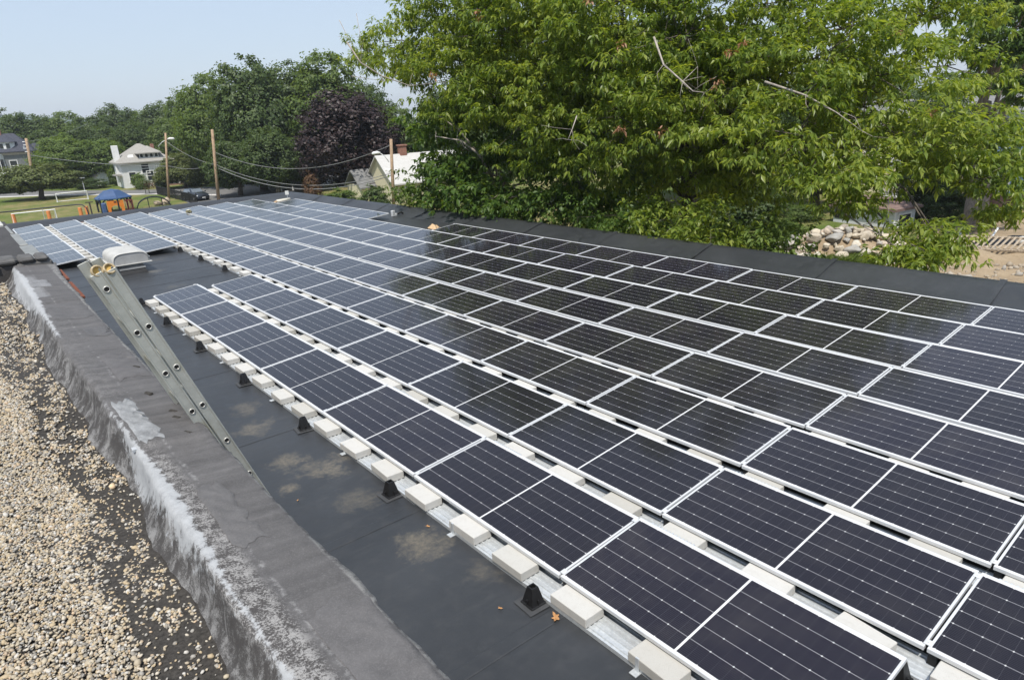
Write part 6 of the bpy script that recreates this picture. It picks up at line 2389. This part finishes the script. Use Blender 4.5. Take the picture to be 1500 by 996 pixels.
stn = stones_mesh('bundle_cloth', np.array([0.0, 0.09, -0.08]), np.array([0.0, 0.05, 0.03]), np.array([0.05, 0.05, 0.045]), np.array([0.10, 0.08, 0.075]), mat('olive_cloth', (0.20, 0.18, 0.10), 0.9), 15, 0.7, True, o)
MB().bev(-0.08, 0.1, -0.06, 0.06, 0.10, 0.135, 0.012).build('bundle_top', mat('pale_cloth', (0.52, 0.50, 0.40), 0.9), o)
o.name = 'cloth_bundle'
p = on_z(416, 297, ROOF + 0.012)
o = empty('foam_tube', p, 0.2, 'white tan wrapped roll lying at the far right roof corner', 'roll')
MB().tube([(-0.36, 0, 0.09), (0.36, 0.04, 0.10)], [0.085, 0.09], 10).build('roll_body', mat('roll_white', (0.58, 0.55, 0.48), 0.7), o, True)
MB().tube([(-0.5, 0.02, 0.06), (-0.365, 0, 0.09)], [0.05, 0.06], 8).build('roll_end', mat('roll_tan', (0.40, 0.28, 0.17), 0.8), o, True)
p = Vector((10.55, 18.35, 0.0))
o = empty('white_marker_card', on_z(421, 288, 0.0), face_cam(p, 10), 'small white square marker standing on the far roof rim', 'marker')
MB().bev(-0.085, 0.085, -0.012, 0.012, 0.08, 0.27, 0.004).build('card', M_WHITE, o)
MB().tube([(0, 0, -0.06), (0, 0, 0.08)], 0.012, 6).build('stake', M_GALV, o)
p = on_z(577, 317, ROOF + 0.012)
o = empty('end_bracket', p, 0.2, 'white metal end bracket with a black cable tail at the corner strip', 'bracket')
MB().bev(-0.10, 0.04, -0.05, 0.05, 0.0, 0.22, 0.01).bev(0.042, 0.14, -0.045, 0.045, 0.0, 0.10, 0.01).build('bracket_plate', M_ALU, o)
MB().tube([(0.14, 0, 0.05), (0.28, 0.03, 0.07), (0.40, 0.0, 0.11), (0.42, -0.05, 0.04)], 0.035, 8).build('cable', M_BLKPL, o, True)


def oak_leaf(px, py, s, label, seed):
    r = np.random.default_rng(seed)
    p = on_z(px, py, ROOF + 0.014)
    n = 20
    vs, fs = [(0, 0, 0.012)], []
    for k in range(n):
        th = 2 * math.pi * k / n
        rad = s * (0.55 + 0.45 * (k % 4 == 0) + 0.2 * (k % 4 in (1, 3))) * r.uniform(0.75, 1.15) * (1.0 if abs(math.cos(th)) > 0.5 else 0.75)
        vs.append((rad * math.cos(th), rad * 0.75 * math.sin(th), 0.004 + 0.3 * rad * r.uniform(0, 1)))
    for k in range(n):
        fs.append((0, 1 + k, 1 + (k + 1) % n))
    o = MB().add(vs, fs).build('fallen_leaf', mat('dry_leaf', (0.42, 0.22, 0.09), 0.8), None, False, False)
    o.location = p
    o.rotation_euler = (0, 0, r.uniform(0, 6))
    return tag(o, label, 'leaf', 'dry leaves on the black roof')


oak_leaf(814, 905, 0.055, 'largest curled orange leaf on the black roof in front of a pedestal', 1)
oak_leaf(733, 891, 0.022, 'small orange leaf left of the largest one on the black roof', 2)
oak_leaf(627, 771, 0.026, 'pale dry leaf on the black roof near the third pedestal from the camera', 3)
oak_leaf(436, 733, 0.015, 'tiny dry leaf near the wall on the black roof', 4)

# ------------------------------------------------------------------ summer haze in the air
mbz = MB().box(-900, 2600, -400, 2900, GROUND - 1.5, 82)
a = NT('haze_air')
a.t.nodes.remove(a.p)
pv = a.n('ShaderNodeVolumePrincipled')
pv.inputs['Color'].default_value = (0.86, 0.92, 1.0, 1)
pv.inputs['Density'].default_value = 0.0003
pv.inputs['Anisotropy'].default_value = 0.2
a.link(pv.outputs[0], a.out.inputs['Volume'])
hzb = mbz.build('haze', a.m)
tag(hzb, kind='stuff')
hzb['label'] = 'thin pale summer haze in the air over the distance'
